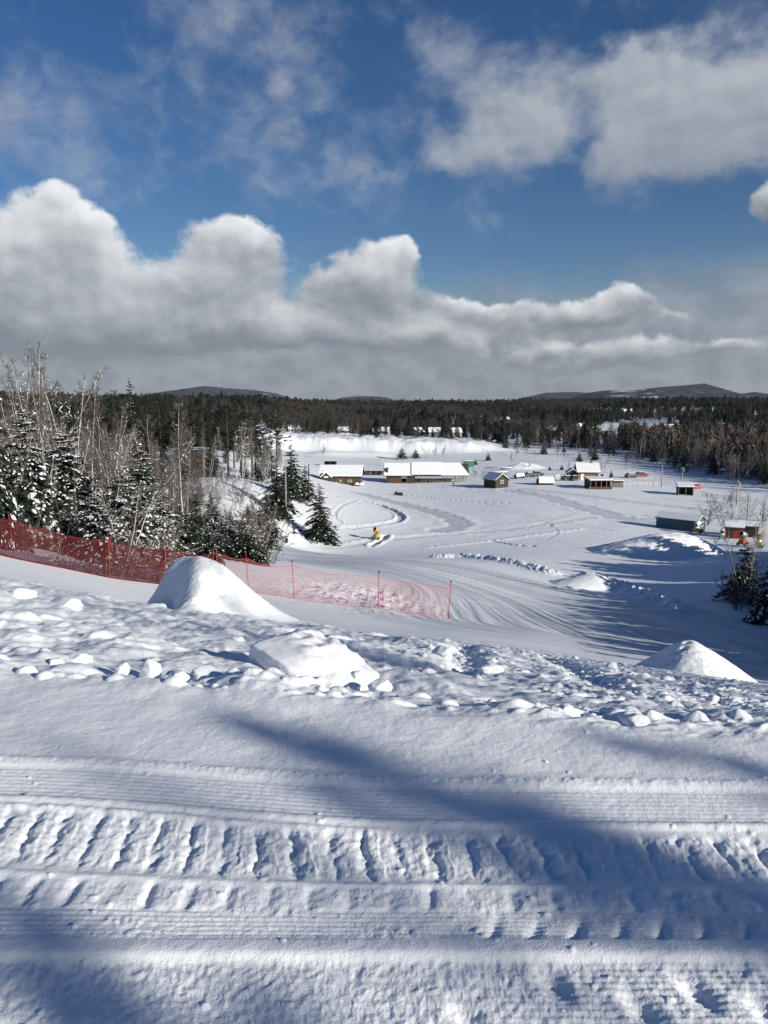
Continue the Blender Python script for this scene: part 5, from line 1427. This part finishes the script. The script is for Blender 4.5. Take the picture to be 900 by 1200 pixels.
for i, (px, d, tp) in enumerate([(212, 52, 590), (228, 56, 600), (245, 50, 612), (272, 62, 600), (290, 60, 610), (200, 48, 600), (300, 75, 612), (255, 85, 590), (220, 95, 580), (190, 90, 575), (310, 95, 600)]):
    put_px((SPRUCE + SNOWY[3:]), i, px, 665, d, tp, 'dark green spruce low on the brushy bank between the mound and the valley', 'spruce', 'spruces of the brushy bank', 1.45)
G5B = 'frosted bare saplings among the snowy spruces'
for i in range(34):
    px = tr.uniform(-20, 215); d = tr.uniform(36, 52)
    x, y, _ = at(px, 650, d)
    (BRUSH + BIRCH[2:])[i % 4].put(x, y, 'frosted bare sapling tangled among the snowy spruces behind the red fence', 'sapling', G5B, tr.uniform(0.7, 1.25) if i % 4 < 3 else tr.uniform(0.35, 0.6), rg=tr)
for i in range(22):
    px = tr.uniform(205, 322); d = tr.uniform(85, 140)
    x, y, _ = at(px, 620, d)
    (SPRUCE + BRUSH)[i % 6].put(x, y, 'small dark spruce or bush on the bank under the snowy shelf', 'bush', 'low growth on the bank under the shelf', tr.uniform(0.35, 0.6), rg=tr, wide=1.3)
for i in range(26):
    px = tr.uniform(150, 250); d = tr.uniform(105, 190)
    x, y, _ = at(px, 580, d)
    (DARK + BARE)[i % 6].put(x, y, 'dark evergreen or bare tree filling the gap below the timber house', 'tree', 'trees below the timber house', tr.uniform(0.4, 0.7), rg=tr, wide=1.3)
G6 = 'bare brush on the bank below the woods'
for i in range(90):
    px = tr.uniform(120, 315); d = tr.uniform(70, 142)
    x, y, _ = at(px, 600, d)
    (BRUSH if i % 2 else BARE)[i % 3].put(x, y, 'bare brown brush with a little snow on the shaded bank', 'brush', G6, tr.uniform(0.45, 0.75) if i % 2 == 0 else tr.uniform(0.8, 1.3), rg=tr)
G7 = 'bare hardwoods of the left hillside'
for i in range(64):
    px = tr.uniform(-40, 225); d = tr.uniform(55, 150)
    x, y, _ = at(px, 600, d)
    (BARE + BIRCH)[i % 6].put(x, y, 'bare brown tree on the wooded hillside left of the run', 'tree', G7, tr.uniform(0.75, 1.1), rg=tr)
for i in range(80):
    px = tr.uniform(-60, 215); d = tr.uniform(75, 190)
    x, y, _ = at(px, 600, d)
    (DARK + SPRUCE)[i % 6].put(x, y, 'dark evergreen deep in the wooded hillside left of the run', 'evergreen', 'dark evergreens of the left hillside', tr.uniform(0.55, 0.8), rg=tr, wide=1.2)
G8 = 'tall pines behind the snowy shelf'
for i, (px, d, tp) in enumerate([(268, 186, 476), (283, 190, 470), (296, 188, 480), (252, 195, 482), (240, 210, 478), (222, 215, 480), (206, 205, 476), (190, 225, 472), (175, 215, 470), (300, 200, 490), (275, 210, 478), (230, 240, 474), (160, 190, 474), (150, 215, 462), (137, 230, 458), (310, 196, 505)]):
    put_px(PINE, i, px, 565, d, tp, 'tall dark pine in the stand behind the snowy shelf', 'pine', G8, 1.0)
G9 = 'birch stems at the edge of the shelf'
for i, (px, d, tp) in enumerate([(262, 168, 500), (276, 166, 495), (283, 168, 505), (292, 170, 500), (306, 172, 515), (312, 174, 520), (240, 160, 505), (246, 162, 510), (318, 178, 525), (324, 180, 512), (333, 182, 520), (290, 140, 560)]):
    put_px(BIRCH, i, px, 566, d, tp, 'pale slender birch in front of the pines on the snowy shelf', 'birch', G9, 0.8)
for i in range(30):      # under the pines
    px = tr.uniform(130, 320); d = tr.uniform(178, 235)
    x, y, _ = at(px, 560, d)
    DARK[i % 3].put(x, y, 'young dark spruce under the tall pines behind the shelf', 'spruce', 'young spruces under the pines', tr.uniform(0.45, 0.85), rg=tr, wide=1.15)
G10 = 'dark spruces on the left ridge'
for i in range(70):
    px = tr.uniform(60, 330); d = tr.uniform(240, 400)
    x, y, _ = at(px, 560, d)
    if x > -52 and y > 330: continue
    k = (PINE + DARK)[i % 6]
    k.put(x, y, 'dark evergreen on the wooded ridge at the left', 'evergreen', G10, tr.uniform(0.75, 1.1), rg=tr)
put_px(SPRUCE, 1, 157, 560, 150, 442, 'single pale spruce spire rising above the left ridge line', 'spruce', None, 0.8)
for (hx, hy, hr) in SITES[:14]:      # trees in front of the far houses
    for j in range(4):
        x = hx + tr.uniform(-9, 9); y = hy - tr.uniform(6, 16)
        if y < 412: continue
        (DARK + BARE)[tr.randrange(6)].put(x, y, 'dark evergreen or bare tree standing before the far houses', 'tree', 'trees before the far houses', tr.uniform(0.35, 0.62), rg=tr, wide=1.3)
# valley
G11 = 'trees and bushes dotted over the valley floor'
for a in [
 (SPRUCE, 1, 679, 560, 262, 540, 'dark spruce behind the brown house', 'spruce', 1.2),
 (SPRUCE, 0, 716, 562, 258, 550, 'small dark spruce right of the flat roofed pavilion', 'spruce', 1.2),
 (BARE, 1, 706, 560, 270, 533, 'bare dense tree between house and pavilion', 'tree', 0.9),
 (SPRUCE, 2, 644, 558, 285, 546, 'dark rounded evergreen behind the white roofed shed', 'evergreen', 1.7),
 (SPRUCE, 2, 658, 558, 285, 544, 'dark oval evergreen left of the brown house', 'evergreen', 1.5),
 (BARE, 2, 666, 558, 280, 540, 'grey bare tree left of the brown house', 'tree', 1.0),
 (BARE, 0, 600, 555, 300, 528, 'bare brown tree behind the gabled cabin', 'tree', 1.0),
 (BARE, 2, 620, 556, 290, 542, 'low bare tree between cabin and white roofed shed', 'tree', 1.2),
 (BARE, 2, 612, 556, 300, 540, 'bare tree by the white pit slope', 'tree', 1.1),
 (BARE, 2, 379, 535, 355, 520, 'bare bush at the foot of the white pit wall', 'bush', 1.2),
 (SPRUCE, 2, 471, 535, 360, 523, 'round dark bush in front of the white pit wall', 'bush', 1.6),
 (SPRUCE, 2, 487, 533, 365, 526, 'low dark bush right of the round one at the pit wall', 'bush', 1.8),
 (BARE, 1, 500, 533, 365, 521, 'thicket of bare saplings before the pit wall', 'bush', 1.2),
 (BARE, 2, 510, 533, 362, 522, 'bare thicket in the middle of the pit wall', 'bush', 1.3),
 (BARE, 1, 518, 533, 366, 522, 'bare thicket at the right of the pit wall', 'bush', 1.2),
 (SPRUCE, 2, 557, 545, 320, 538, 'dark low evergreen beside the green container', 'evergreen', 1.8),
 (SPRUCE, 2, 572, 540, 340, 530, 'dark evergreen below the blue shaded bank', 'evergreen', 1.4),
 (BARE, 2, 556, 557, 262, 549, 'grey round bush at the right end of the long pavilion', 'bush', 1.8),
 (BARE, 0, 779, 556, 285, 524, 'bare tree beside the utility pole at the wood edge', 'tree', 0.9),
 (PINE, 1, 733, 556, 290, 530, 'slim open pine in front of the dark woods', 'pine', 0.8),
 (DARK, 0, 790, 552, 295, 517, 'dark spruce at the corner of the woods', 'spruce', 1.2),
 (DARK, 2, 801, 556, 280, 530, 'dark spruce behind the open shed', 'spruce', 1.4),
 (THIN, 0, 845, 610, 165, 575, 'bare spreading sapling behind the blue shed', 'sapling', 1.3),
 (THIN, 1, 828, 612, 160, 578, 'bare sapling with a leaning stem behind the blue shed', 'sapling', 1.3),
 (THIN, 0, 868, 612, 170, 580, 'bare sapling by the red shed', 'sapling', 1.0),
 (THIN, 1, 893, 612, 165, 575, 'brown bare sapling at the right edge behind the sheds', 'sapling', 1.2),
 (THIN, 0, 880, 613, 170, 583, 'thin bare sapling behind the dark roofed shed', 'sapling', 1.0),
 (THIN, 1, 856, 600, 185, 575, 'small bare sapling on the shaded field', 'sapling', 1.0),
 (THIN, 0, 480, 550, 300, 541, 'low bare bush behind the pavilion roof', 'bush', 2.0),
]:
    put_px(*a[:6], a[6], a[7], G11, a[8])
for i in range(34):
    px = tr.uniform(590, 770); d = tr.uniform(290, 400)
    if 600 < px < 720 and d < 300: continue
    x, y, _ = at(px, 550, d)
    (BARE + SPRUCE[2:])[i % 4].put(x, y, 'low bush or small tree on the far field below the woods', 'bush', 'bushes on the far field', tr.uniform(0.45, 0.95), rg=tr, wide=1.4)
for i in range(12):
    px = tr.uniform(838, 905); d = tr.uniform(135, 200)
    x, y, _ = at(px, 600, d)
    THIN[i % 2].put(x, y, 'reddish brown bare sapling among the sheds at the right edge', 'sapling', 'saplings around the right hand sheds', tr.uniform(0.7, 1.2), rg=tr, wide=1.2)
# right edge of the run
put_px(SPRUCE, 0, 872, 690, 68, 633, 'dark bushy spruce with bare stems, at the right edge of the run', 'spruce', None, 1.5)
put_px(BIRCH, 2, 874, 686, 66, 600, 'bare whitish sapling standing in front of the dark bushy spruce', 'sapling', None, 0.6)
put_px(SNOWY, 2, 902, 735, 55, 655, 'snow dusted spruce cut by the right edge of the photo', 'spruce', None, 1.3)
put_px(SNOWY, 1, 912, 690, 64, 640, 'spruce with a snowy bent bough at the right edge', 'spruce', None, 1.2)
put_px(THIN, 1, 868, 690, 63, 655, 'low bare bush at the foot of the dark spruce on the right', 'bush', None, 1.6)
for i, (px, d, s_) in enumerate(((852, 70, 0.8), (862, 66, 0.7), (884, 62, 0.9), (893, 60, 0.8))):
    x, y, _ = at(px, 690, d)
    BRUSH[i % 3].put(x, y, 'reddish brown bare brush around the dark bushy spruce at the right edge', 'brush', 'brush at the right edge of the run', s_, rg=tr, wide=1.3)
def shade_tree(kinds, i, gx, gy, dist, label, wide=1.0, hmax=None):
    """a tree up-sun of ground point (gx, gy) whose tip throws its shadow there"""
    sx, sy = SUN_DIR; n = math.hypot(sx, sy)
    x, y = gx + sx / n * dist, gy + sy / n * dist
    zb = H(x, y); h = H(gx, gy) + dist * math.tan(SUN_EL) - zb
    k = kinds[i % len(kinds)]; kh = HEI.get(k) or max(v.co.z for v in k.parts[0][1].vertices); HEI[k] = kh
    return k.put(x, y, label, 'tree', 'trees on the hill behind and beside the camera', max(h, 2.0) / kh, rg=tr, wide=wide)
LB = 'tree on the hill outside the picture whose shadow falls across the snow'
for a in SHADE: shade_tree(a[0], a[1], a[2], a[3], a[4], LB, a[5])
# edge of the right hand woods
G12 = 'bare trees along the edge of the right hand woods'
edge = [(642, 522), (690, 528), (735, 539), (770, 547), (800, 553), (830, 560), (860, 566), (900, 574), (950, 584)]
ep = [gp(*e, 100) for e in edge]
for i in range(120):
    f = tr.uniform(0, len(ep) - 1.001); k = int(f); q = ep[k].lerp(ep[k + 1], f - k); b = abs(tr.gauss(0, 13))
    x, y = q.x + b * 0.9 + 2, q.y + b * 0.8
    (BARE + BARE + BIRCH)[i % 9].put(x, y, 'bare grey trunked tree at the edge of the right hand woods', 'tree', G12, tr.uniform(0.85, 1.25), rg=tr)
for i in range(64):
    f = tr.uniform(0, len(ep) - 1.001); k = int(f); q = ep[k].lerp(ep[k + 1], f - k); b = 5 + abs(tr.gauss(0, 22))
    DARK[i % 3].put(q.x + b, q.y + b, 'dark spruce behind the bare trees of the right hand woods', 'spruce', 'spruces in the right hand woods', tr.uniform(0.7, 1.25), rg=tr, wide=1.1)
# dark front row across the far side of the valley
G13 = 'dark evergreens along the far side of the valley'
for i in range(140):
    px = tr.uniform(335, 790)
    if px < 600: d = tr.uniform(418, 470)
    else: d = tr.uniform(345, 460) if px > 690 else tr.uniform(405, 470)
    x, y, _ = at(px, 515, d)
    (DARK + DARK + PINE[:1] + BARE)[tr.randrange(10)].put(x, y, 'dark evergreen or bare tree in the front of the far woods', 'tree', G13, tr.uniform(0.6, 1.05), rg=tr)
# ---------------------------------------------------------------- the far woods, one mass
def low_conifer(rg, n=7, lv=5, pine=False):
    V, F = [], []
    for j in range(lv):
        t = j / lv; r = (0.22 * (1 - t) ** 0.8 + 0.015) if not pine else 0.20 * math.sin(math.pi * (0.2 + 0.75 * t))
        z = 0.10 + 0.84 * t if not pine else 0.38 + 0.6 * t
        top = z + (0.30 if j < lv - 1 else 1 - z) * (1 if not pine else 0.55)
        b = len(V); V.append((0, 0, min(top, 1.0)))
        for i in range(n * 2):
            a = math.pi * i / n + rg.uniform(-0.1, 0.1); k = r * (rg.uniform(0.8, 1.25) if i % 2 == 0 else 0.45)
            V.append((k * math.cos(a), k * math.sin(a), z + rg.uniform(-0.03, 0.03) + (0.05 if i % 2 else -0.02)))
        F += [(b, b + 1 + i, b + 1 + (i + 1) % (2 * n)) for i in range(2 * n)]
    b = len(V); V += [(0.012, 0, -.1), (-0.006, 0.01, -.1), (-0.006, -0.01, -.1), (0, 0, 0.9)]
    F += [(b, b + 1, b + 3), (b + 1, b + 2, b + 3), (b + 2, b, b + 3)]
    return np.array(V), np.array(F)
def low_bare(rg, n=56):
    V, F = [], []
    def blade(p, q, w):
        b = len(V); d = np.array(q) - np.array(p); s = np.cross(d, rg.normal(0, 1, 3)); s = s / np.linalg.norm(s) * w
        V.extend([np.array(p) + s, np.array(p) - s, np.array(q)]); F.append((b, b + 1, b + 2))
    blade((0, 0, -.1), (0, 0, 0.8), 0.012); blade((0, 0, -.1), (0.01, 0, 0.8), 0.012)
    for i in range(n):
        z = rg.uniform(0.25, 0.75); a = rg.uniform(0, 6.28); l = rg.uniform(0.12, 0.30)
        q = (math.cos(a) * l * 0.75, math.sin(a) * l * 0.75, z + l * rg.uniform(0.6, 1.1))
        blade((0, 0, z), q, 0.010)
        for k in range(2):
            a2 = a + rg.normal(0, 0.7); f = rg.uniform(0.3, 0.9)
            p = (q[0] * f, q[1] * f, z + (q[2] - z) * f); blade(p, (p[0] + math.cos(a2) * 0.10, p[1] + math.sin(a2) * 0.10, p[2] + rg.uniform(0.04, 0.14)), 0.009)
    return np.array(V), np.array(F)
wr = np.random.default_rng(77)
def woods(name, x, y, kinds, h, label, cat, mat):
    z = macro(x, y); parts = []
    pick = wr.integers(0, len(kinds), len(x)); ang = wr.uniform(0, 6.28, len(x)); hh = h[0] + (h[1] - h[0]) * wr.uniform(0, 1, len(x)) ** 1.4 * (1 + 0.45 * (wr.uniform(0, 1, len(x)) > 0.93))
    wd = hh * wr.uniform(0.8, 1.3, len(x))
    for k, (V, F) in enumerate(kinds):
        i = np.where(pick == k)[0]
        if not len(i): continue
        c, s = np.cos(ang[i])[:, None], np.sin(ang[i])[:, None]
        P = np.stack([(V[None, :, 0] * c - V[None, :, 1] * s) * wd[i, None] + x[i, None], (V[None, :, 0] * s + V[None, :, 1] * c) * wd[i, None] + y[i, None], V[None, :, 2] * hh[i, None] + z[i, None] - 0.3], -1)
        parts.append((P.reshape(-1, 3), (F[None] + (np.arange(len(i)) * len(V))[:, None, None]).reshape(-1, 3)))
    V, F = cat_arrays(parts)
    o = mesh_obj(name, np_mesh(name, V, np.ascontiguousarray(F)), mat)
    props(o, label, cat, None, 'stuff')
    return o
def scatter(n):
    t = wr.uniform(0, 1, n); y = np.sqrt(405 ** 2 + t * (1560 ** 2 - 405 ** 2)); x = wr.uniform(-0.78, 0.78, n) * y
    ok = np.ones(n, bool)
    for (sx, sy, r) in SITES: ok &= np.hypot((x - sx), (y - sy) * 0.45) > r
    # open valley stays open; woods on the right come closer
    ok &= ~((y < 425) & (np.abs(x) < 75))
    ok &= ~((x > -75) & (x < 72) & (y < 430))
    return x[ok], y[ok]
x, y = scatter(34000)
r = np.hypot(x - 170, y - 330)
patch = fbm(x / 110, y / 160, 3, 44) + 0.12
con = patch + wr.normal(0, 0.2, len(x)) > 0.17
kc = [low_conifer(wr) for _ in range(3)] + [low_conifer(wr, 7, 5, True) for _ in range(4)]
kb = [low_bare(wr) for _ in range(5)]
woods('evergreen_woods', x[con], y[con], kc, (8, 15), 'mass of dark evergreens covering the far hills', 'woods', M['far_needle'])
woods('bare_woods', x[~con], y[~con], kb, (8, 13), 'mass of bare brown hardwoods on the far hills', 'woods', M['far_twig'])
# right hand woods and left ridge filler
n = 2600
px_ = wr.uniform(112, 420, n); py_ = wr.uniform(225, 430, n); ok = px_ > 118 + (430 - py_) * 0.0 + 0.02 * py_
ok &= (px_ - 110) > (300 - py_) * 0.25
woods('hillside_woods', px_[ok], py_[ok], kc + kb, (9, 16), 'woods filling the slope behind the right hand tree edge', 'woods', M['far_twig'])
n = 1900
lx = -wr.uniform(0.20, 0.85, n) * 1.0; ly = wr.uniform(235, 420, n); lx = lx * ly
ok = (lx < -62)
woods('ridge_woods', lx[ok], ly[ok], kc + kb[:2], (8, 14), 'woods filling the left hand ridge', 'woods', M['far_needle'])

def ridge(name, pts, d, depth, label, seed, rough=14.0):
    """a far range: crest given by picture points at forward distance d"""
    nx, ny = 260, 60
    P = np.array([at(a, b, d) for a, b in pts])
    xs = np.linspace(P[0, 0], P[-1, 0], nx); cz = np.interp(xs, P[:, 0], P[:, 2])
    v = np.linspace(-1, 1, ny)
    X, Vv = np.meshgrid(xs, v); Z0 = -30.0
    prof = np.clip(1 - np.abs(Vv), 0, 1) ** 0.85
    n_ = fbm(X / (0.06 * d), Vv * 2.2 + seed, 5, seed)
    Z = Z0 + (cz[None] - Z0) * prof * (1 + 0.10 * n_ * (1 - prof)) + rough * 0.25 * fbm(X / 90, Vv * 12, 4, seed + 3) * prof
    Y = d + Vv * depth + 0 * X
    idx = np.arange(nx * ny).reshape(ny, nx)
    q = np.stack([idx[:-1, :-1], idx[:-1, 1:], idx[1:, 1:], idx[1:, :-1]], -1).reshape(-1, 4)
    o = mesh_obj(name, np_mesh(name, np.stack([X, Y, Z], -1).reshape(-1, 3), np.ascontiguousarray(q), True), M['mountain'])
    props(o, kind='structure')
ridge('mountain_range', [(590, 480), (612, 466), (640, 460), (675, 459), (710, 462), (735, 470), (770, 480)], 6800, 900, '', 3)
ridge('mountain_range', [(640, 480), (670, 467), (690, 460), (712, 457), (735, 458), (760, 455), (780, 453), (805, 451), (824, 449), (840, 456), (857, 463), (872, 461), (885, 459), (900, 464), (930, 468), (990, 476)], 4600, 900, '', 5)
ridge('mountain_range', [(120, 482), (170, 462), (205, 457), (240, 452), (270, 455), (300, 457), (325, 461), (350, 470), (400, 480)], 7300, 700, '', 8)
ridge('mountain_range', [(370, 480), (400, 466), (425, 463), (455, 466), (490, 480)], 6500, 600, '', 9)
# ---------------------------------------------------------------- camera, sun, sky, air
cam = bpy.data.cameras.new('camera'); co = bpy.data.objects.new('camera', cam); COL.objects.link(co)
co.location = (0, 0, EYE); co.rotation_euler = (math.pi / 2 - PITCH, 0, 0)
cam.sensor_fit = 'VERTICAL'; cam.sensor_height = 36.0; cam.lens = 36.0 * FOC / 1200.0
cam.clip_start = 0.05; cam.clip_end = 40000
scene.camera = co

sx, sy = SUN_DIR; n_ = math.hypot(sx, sy); sx /= n_; sy /= n_
sd = Vector((sx * math.cos(SUN_EL), sy * math.cos(SUN_EL), math.sin(SUN_EL)))
sl = bpy.data.lights.new('sun', 'SUN'); sl.energy = SUN_E; sl.angle = R(0.53); sl.color = (1.0, 0.955, 0.85)
so = bpy.data.objects.new('sun', sl); COL.objects.link(so); so.rotation_euler = sd.to_track_quat('Z', 'Y').to_euler(); so.location = (30, -30, 40)

w = bpy.data.worlds.new('World'); scene.world = w; w.use_nodes = True
t = NT(w.node_tree); bg = w.node_tree.nodes['Background']
sky = t.new('ShaderNodeTexSky', sky_type='NISHITA'); sky.sun_disc = False
sky.sun_elevation = SUN_EL; sky.sun_rotation = math.atan2(sx, sy); sky.altitude = 500; sky.air_density = 1.0; sky.dust_density = 0.3; sky.ozone_density = 2.2
tc = t.new('ShaderNodeTexCoord'); sep = t.new('ShaderNodeSeparateXYZ'); t.l.new(tc.outputs['Generated'], sep.inputs[0])
DEG = 57.2958
az = t.math('MULTIPLY', t.math('ARCTAN2', sep.outputs[0], sep.outputs[1]), DEG)
el = t.math('MULTIPLY', t.math('ARCSINE', sep.outputs[2]), DEG)
comb = t.new('ShaderNodeCombineXYZ'); t.l.new(az, comb.inputs[0]); t.l.new(t.math('MULTIPLY', el, 1.25), comb.inputs[1])
cv = comb.outputs[0]
def ae(px, py):
    x, y, z = ray(px, py); return math.degrees(math.atan2(x, y)), math.degrees(math.atan2(z, math.hypot(x, y)))
# domain warp so that no blob keeps its round outline
def vshift(v, a, b, sc, amp, det=3):
    n = t.new('ShaderNodeTexNoise'); n.inputs['Scale'].default_value = sc; n.inputs['Detail'].default_value = det; n.inputs['Roughness'].default_value = 0.6
    m = t.new('ShaderNodeVectorMath', operation='ADD'); t.l.new(v, m.inputs[0]); m.inputs[1].default_value = (a, b, 0); t.l.new(m.outputs[0], n.inputs['Vector'])
    s = t.new('ShaderNodeVectorMath', operation='SUBTRACT'); t.l.new(n.outputs['Color'], s.inputs[0]); s.inputs[1].default_value = (0.5, 0.5, 0.5)
    k = t.new('ShaderNodeVectorMath', operation='SCALE'); t.l.new(s.outputs[0], k.inputs[0]); k.inputs['Scale'].default_value = amp
    r = t.new('ShaderNodeVectorMath', operation='ADD'); t.l.new(v, r.inputs[0]); t.l.new(k.outputs[0], r.inputs[1]); return r.outputs[0]
wv = vshift(cv, 3.7, 1.9, 0.16, 5.0, 5)
ws = t.new('ShaderNodeSeparateXYZ'); t.l.new(wv, ws.inputs[0]); waz = ws.outputs[0]; wel = t.math('DIVIDE', ws.outputs[1], 1.25)
def blob(px, py, rx, ry, wt, az_=None, el_=None, slope=0.0):
    a, e = ae(px, py); k = 57.3 / FOC
    ax, ex = az_ or waz, el_ or wel
    dx = t.math('SUBTRACT', ax, a); dy = t.math('SUBTRACT', ex, e)
    if slope: dy = t.math('MULTIPLY_ADD', dx, -slope, dy)
    u = t.math('DIVIDE', dx, rx * k); v = t.math('DIVIDE', dy, ry * k)
    q = t.math('ADD', t.math('MULTIPLY', u, u), t.math('MULTIPLY', v, v))
    g = t.math('POWER', 2.71828, t.math('MULTIPLY', q, -1.0))
    lit = t.math('ADD', t.math('MULTIPLY', u, 0.30), v)          # towards the top and a little to the right
    return t.math('MULTIPLY', g, wt), lit
def field(blobs):
    tot = None; sh = None
    for b in blobs:
        g, lit = blob(*b[:5], slope=b[5] if len(b) > 5 else 0.0)
        gl_ = t.math('MULTIPLY', g, lit)
        tot = g if tot is None else t.math('ADD', tot, g)
        sh = gl_ if sh is None else t.math('ADD', sh, gl_)
    return tot, t.math('DIVIDE', sh, t.math('ADD', tot, 0.05))
nz = t.noise(cv, 0.34, 9, 0.56); nzs = t.new('ShaderNodeVectorMath', operation='ADD'); t.l.new(cv, nzs.inputs[0]); nzs.inputs[1].default_value = (0.5, 0.9, 0)
nz2 = t.noise(nzs.outputs[0], 0.34, 9, 0.56)
fine = t.math('SUBTRACT', nz, nz2)               # light on the lumps, from above right
nzl = t.noise(cv, 0.15, 5, 0.55)
# --- cumulus bank
d, lit = field(CUMULUS)
dn = t.math('MULTIPLY_ADD', t.math('SUBTRACT', nz, 0.5), 0.72, d)
ca = t.mapr(dn, 0.38, 0.68)
sh = t.math('ADD', t.math('MULTIPLY', lit, 0.52), t.math('MULTIPLY', fine, 0.42))
sh = t.math('ADD', sh, t.math('MULTIPLY', t.math('SUBTRACT', nzl, 0.5), 0.3))
cb = t.mapr(sh, -0.30, 0.62)
cumc = t.mix(cb, CL_DARK, CL_LIT)
# --- softer clouds higher up
d2, lit2 = field(HIGH)
dn2 = t.math('MULTIPLY_ADD', t.math('SUBTRACT', nz, 0.5), 1.15, d2)
ha = t.math('MULTIPLY', t.mapr(dn2, 0.22, 1.0), 0.93)
sh2 = t.math('ADD', t.math('MULTIPLY', lit2, 0.30), t.math('MULTIPLY', fine, 0.6))
hic = t.mix(t.mapr(sh2, -0.5, 0.6), CL_MID, CL_HI)
# --- thin veils
d3, _l = field(VEIL)
vn = t.noise(vshift(cv, 8.1, 4.4, 0.2, 3.0), 0.20, 8, 0.60, 0.15)
va = t.math('MULTIPLY', t.mapr(t.math('MULTIPLY_ADD', t.math('SUBTRACT', vn, 0.5), 1.6, d3), 0.15, 1.05), 0.62)
# --- grey base along the horizon
base_n = t.math('MULTIPLY_ADD', t.math('SUBTRACT', nzl, 0.5), 5.0, t.math('MULTIPLY_ADD', az, -0.085, el))
ba = t.mapr(base_n, 9.0, 3.2)
lowmix = t.mapr(t.math('MULTIPLY_ADD', t.math('SUBTRACT', nz, 0.5), 4.0, el), 5.5, 0.5)
basec = t.mix(t.mapr(t.math('ADD', nz, t.math('MULTIPLY', fine, 0.4)), 0.30, 0.72), CL_BASE, CL_BASE2)

def scaled(col, k):
    n = t.new('ShaderNodeVectorMath', operation='SCALE'); t.l.new(col, n.inputs[0]); n.inputs['Scale'].default_value = k; return n.outputs[0]
hsv = t.new('ShaderNodeHueSaturation'); hsv.inputs['Saturation'].default_value = SKY_SAT; hsv.inputs['Value'].default_value = 1.0; hsv.inputs['Hue'].default_value = 0.512
t.l.new(sky.outputs[0], hsv.inputs['Color'])
c0 = scaled(hsv.outputs[0], 1.0)
k_ = 1.0 / (SKY_S * 2 ** EXPO)          # cloud colours are given as final radiance
def cl(c): return scaled(c, k_)
c1 = t.mix(va, c0, cl(t.mix(0.0, CL_HI, CL_HI)))
c2 = t.mix(ha, c1, cl(hic))
c2b = t.mix(t.math('MULTIPLY', ba, 0.92), c2, cl(basec))
c3 = t.mix(t.math('MULTIPLY', ca, 0.97), c2b, cl(t.mix(t.math('MULTIPLY', lowmix, 0.75), cumc, basec)))
t.l.new(c3, bg.inputs['Color']); bg.inputs['Strength'].default_value = SKY_S
w.cycles.sampling_method = 'MANUAL'; w.cycles.sample_map_resolution = 512

# air: one even box round everything
if HAZE > 0:
    m = bpy.data.materials.new('air'); m.use_nodes = True; nt = m.node_tree; nt.nodes.clear()
    out = nt.nodes.new('ShaderNodeOutputMaterial'); pv = nt.nodes.new('ShaderNodeVolumePrincipled')
    pv.inputs['Color'].default_value = (0.78, 0.87, 1.0, 1); pv.inputs['Density'].default_value = HAZE; pv.inputs['Anisotropy'].default_value = 0.35
    nt.links.new(pv.outputs[0], out.inputs['Volume'])
    zs = [(o.matrix_world @ Vector(c)).z for o in scene.objects if o.type == 'MESH' and o.get('kind') == 'structure' for c in o.bound_box]
    MBx = MB().box(-8300, 8300, -8300, 8600, min(zs) - 1.0, max(max(zs), 40) + 4)
    hz = MBx.build('haze', m); props(hz, 'thin cold winter air fading the far hills', 'haze', None, 'stuff')

scene.render.engine = 'CYCLES'
cy = scene.cycles
cy.max_bounces = 6; cy.diffuse_bounces = 3; cy.glossy_bounces = 2; cy.transparent_max_bounces = 8; cy.volume_bounces = 0
cy.use_denoising = True; cy.sample_clamp_indirect = 8
try: cy.denoiser = 'OPENIMAGEDENOISE'
except Exception: pass
cy.use_adaptive_sampling = True; cy.adaptive_threshold = 0.01
vs = scene.view_settings; vs.view_transform = 'Standard'; vs.look = 'None'; vs.exposure = EXPO; vs.gamma = 1.0; vs.use_curve_mapping = False
scene.display_settings.display_device = 'sRGB'
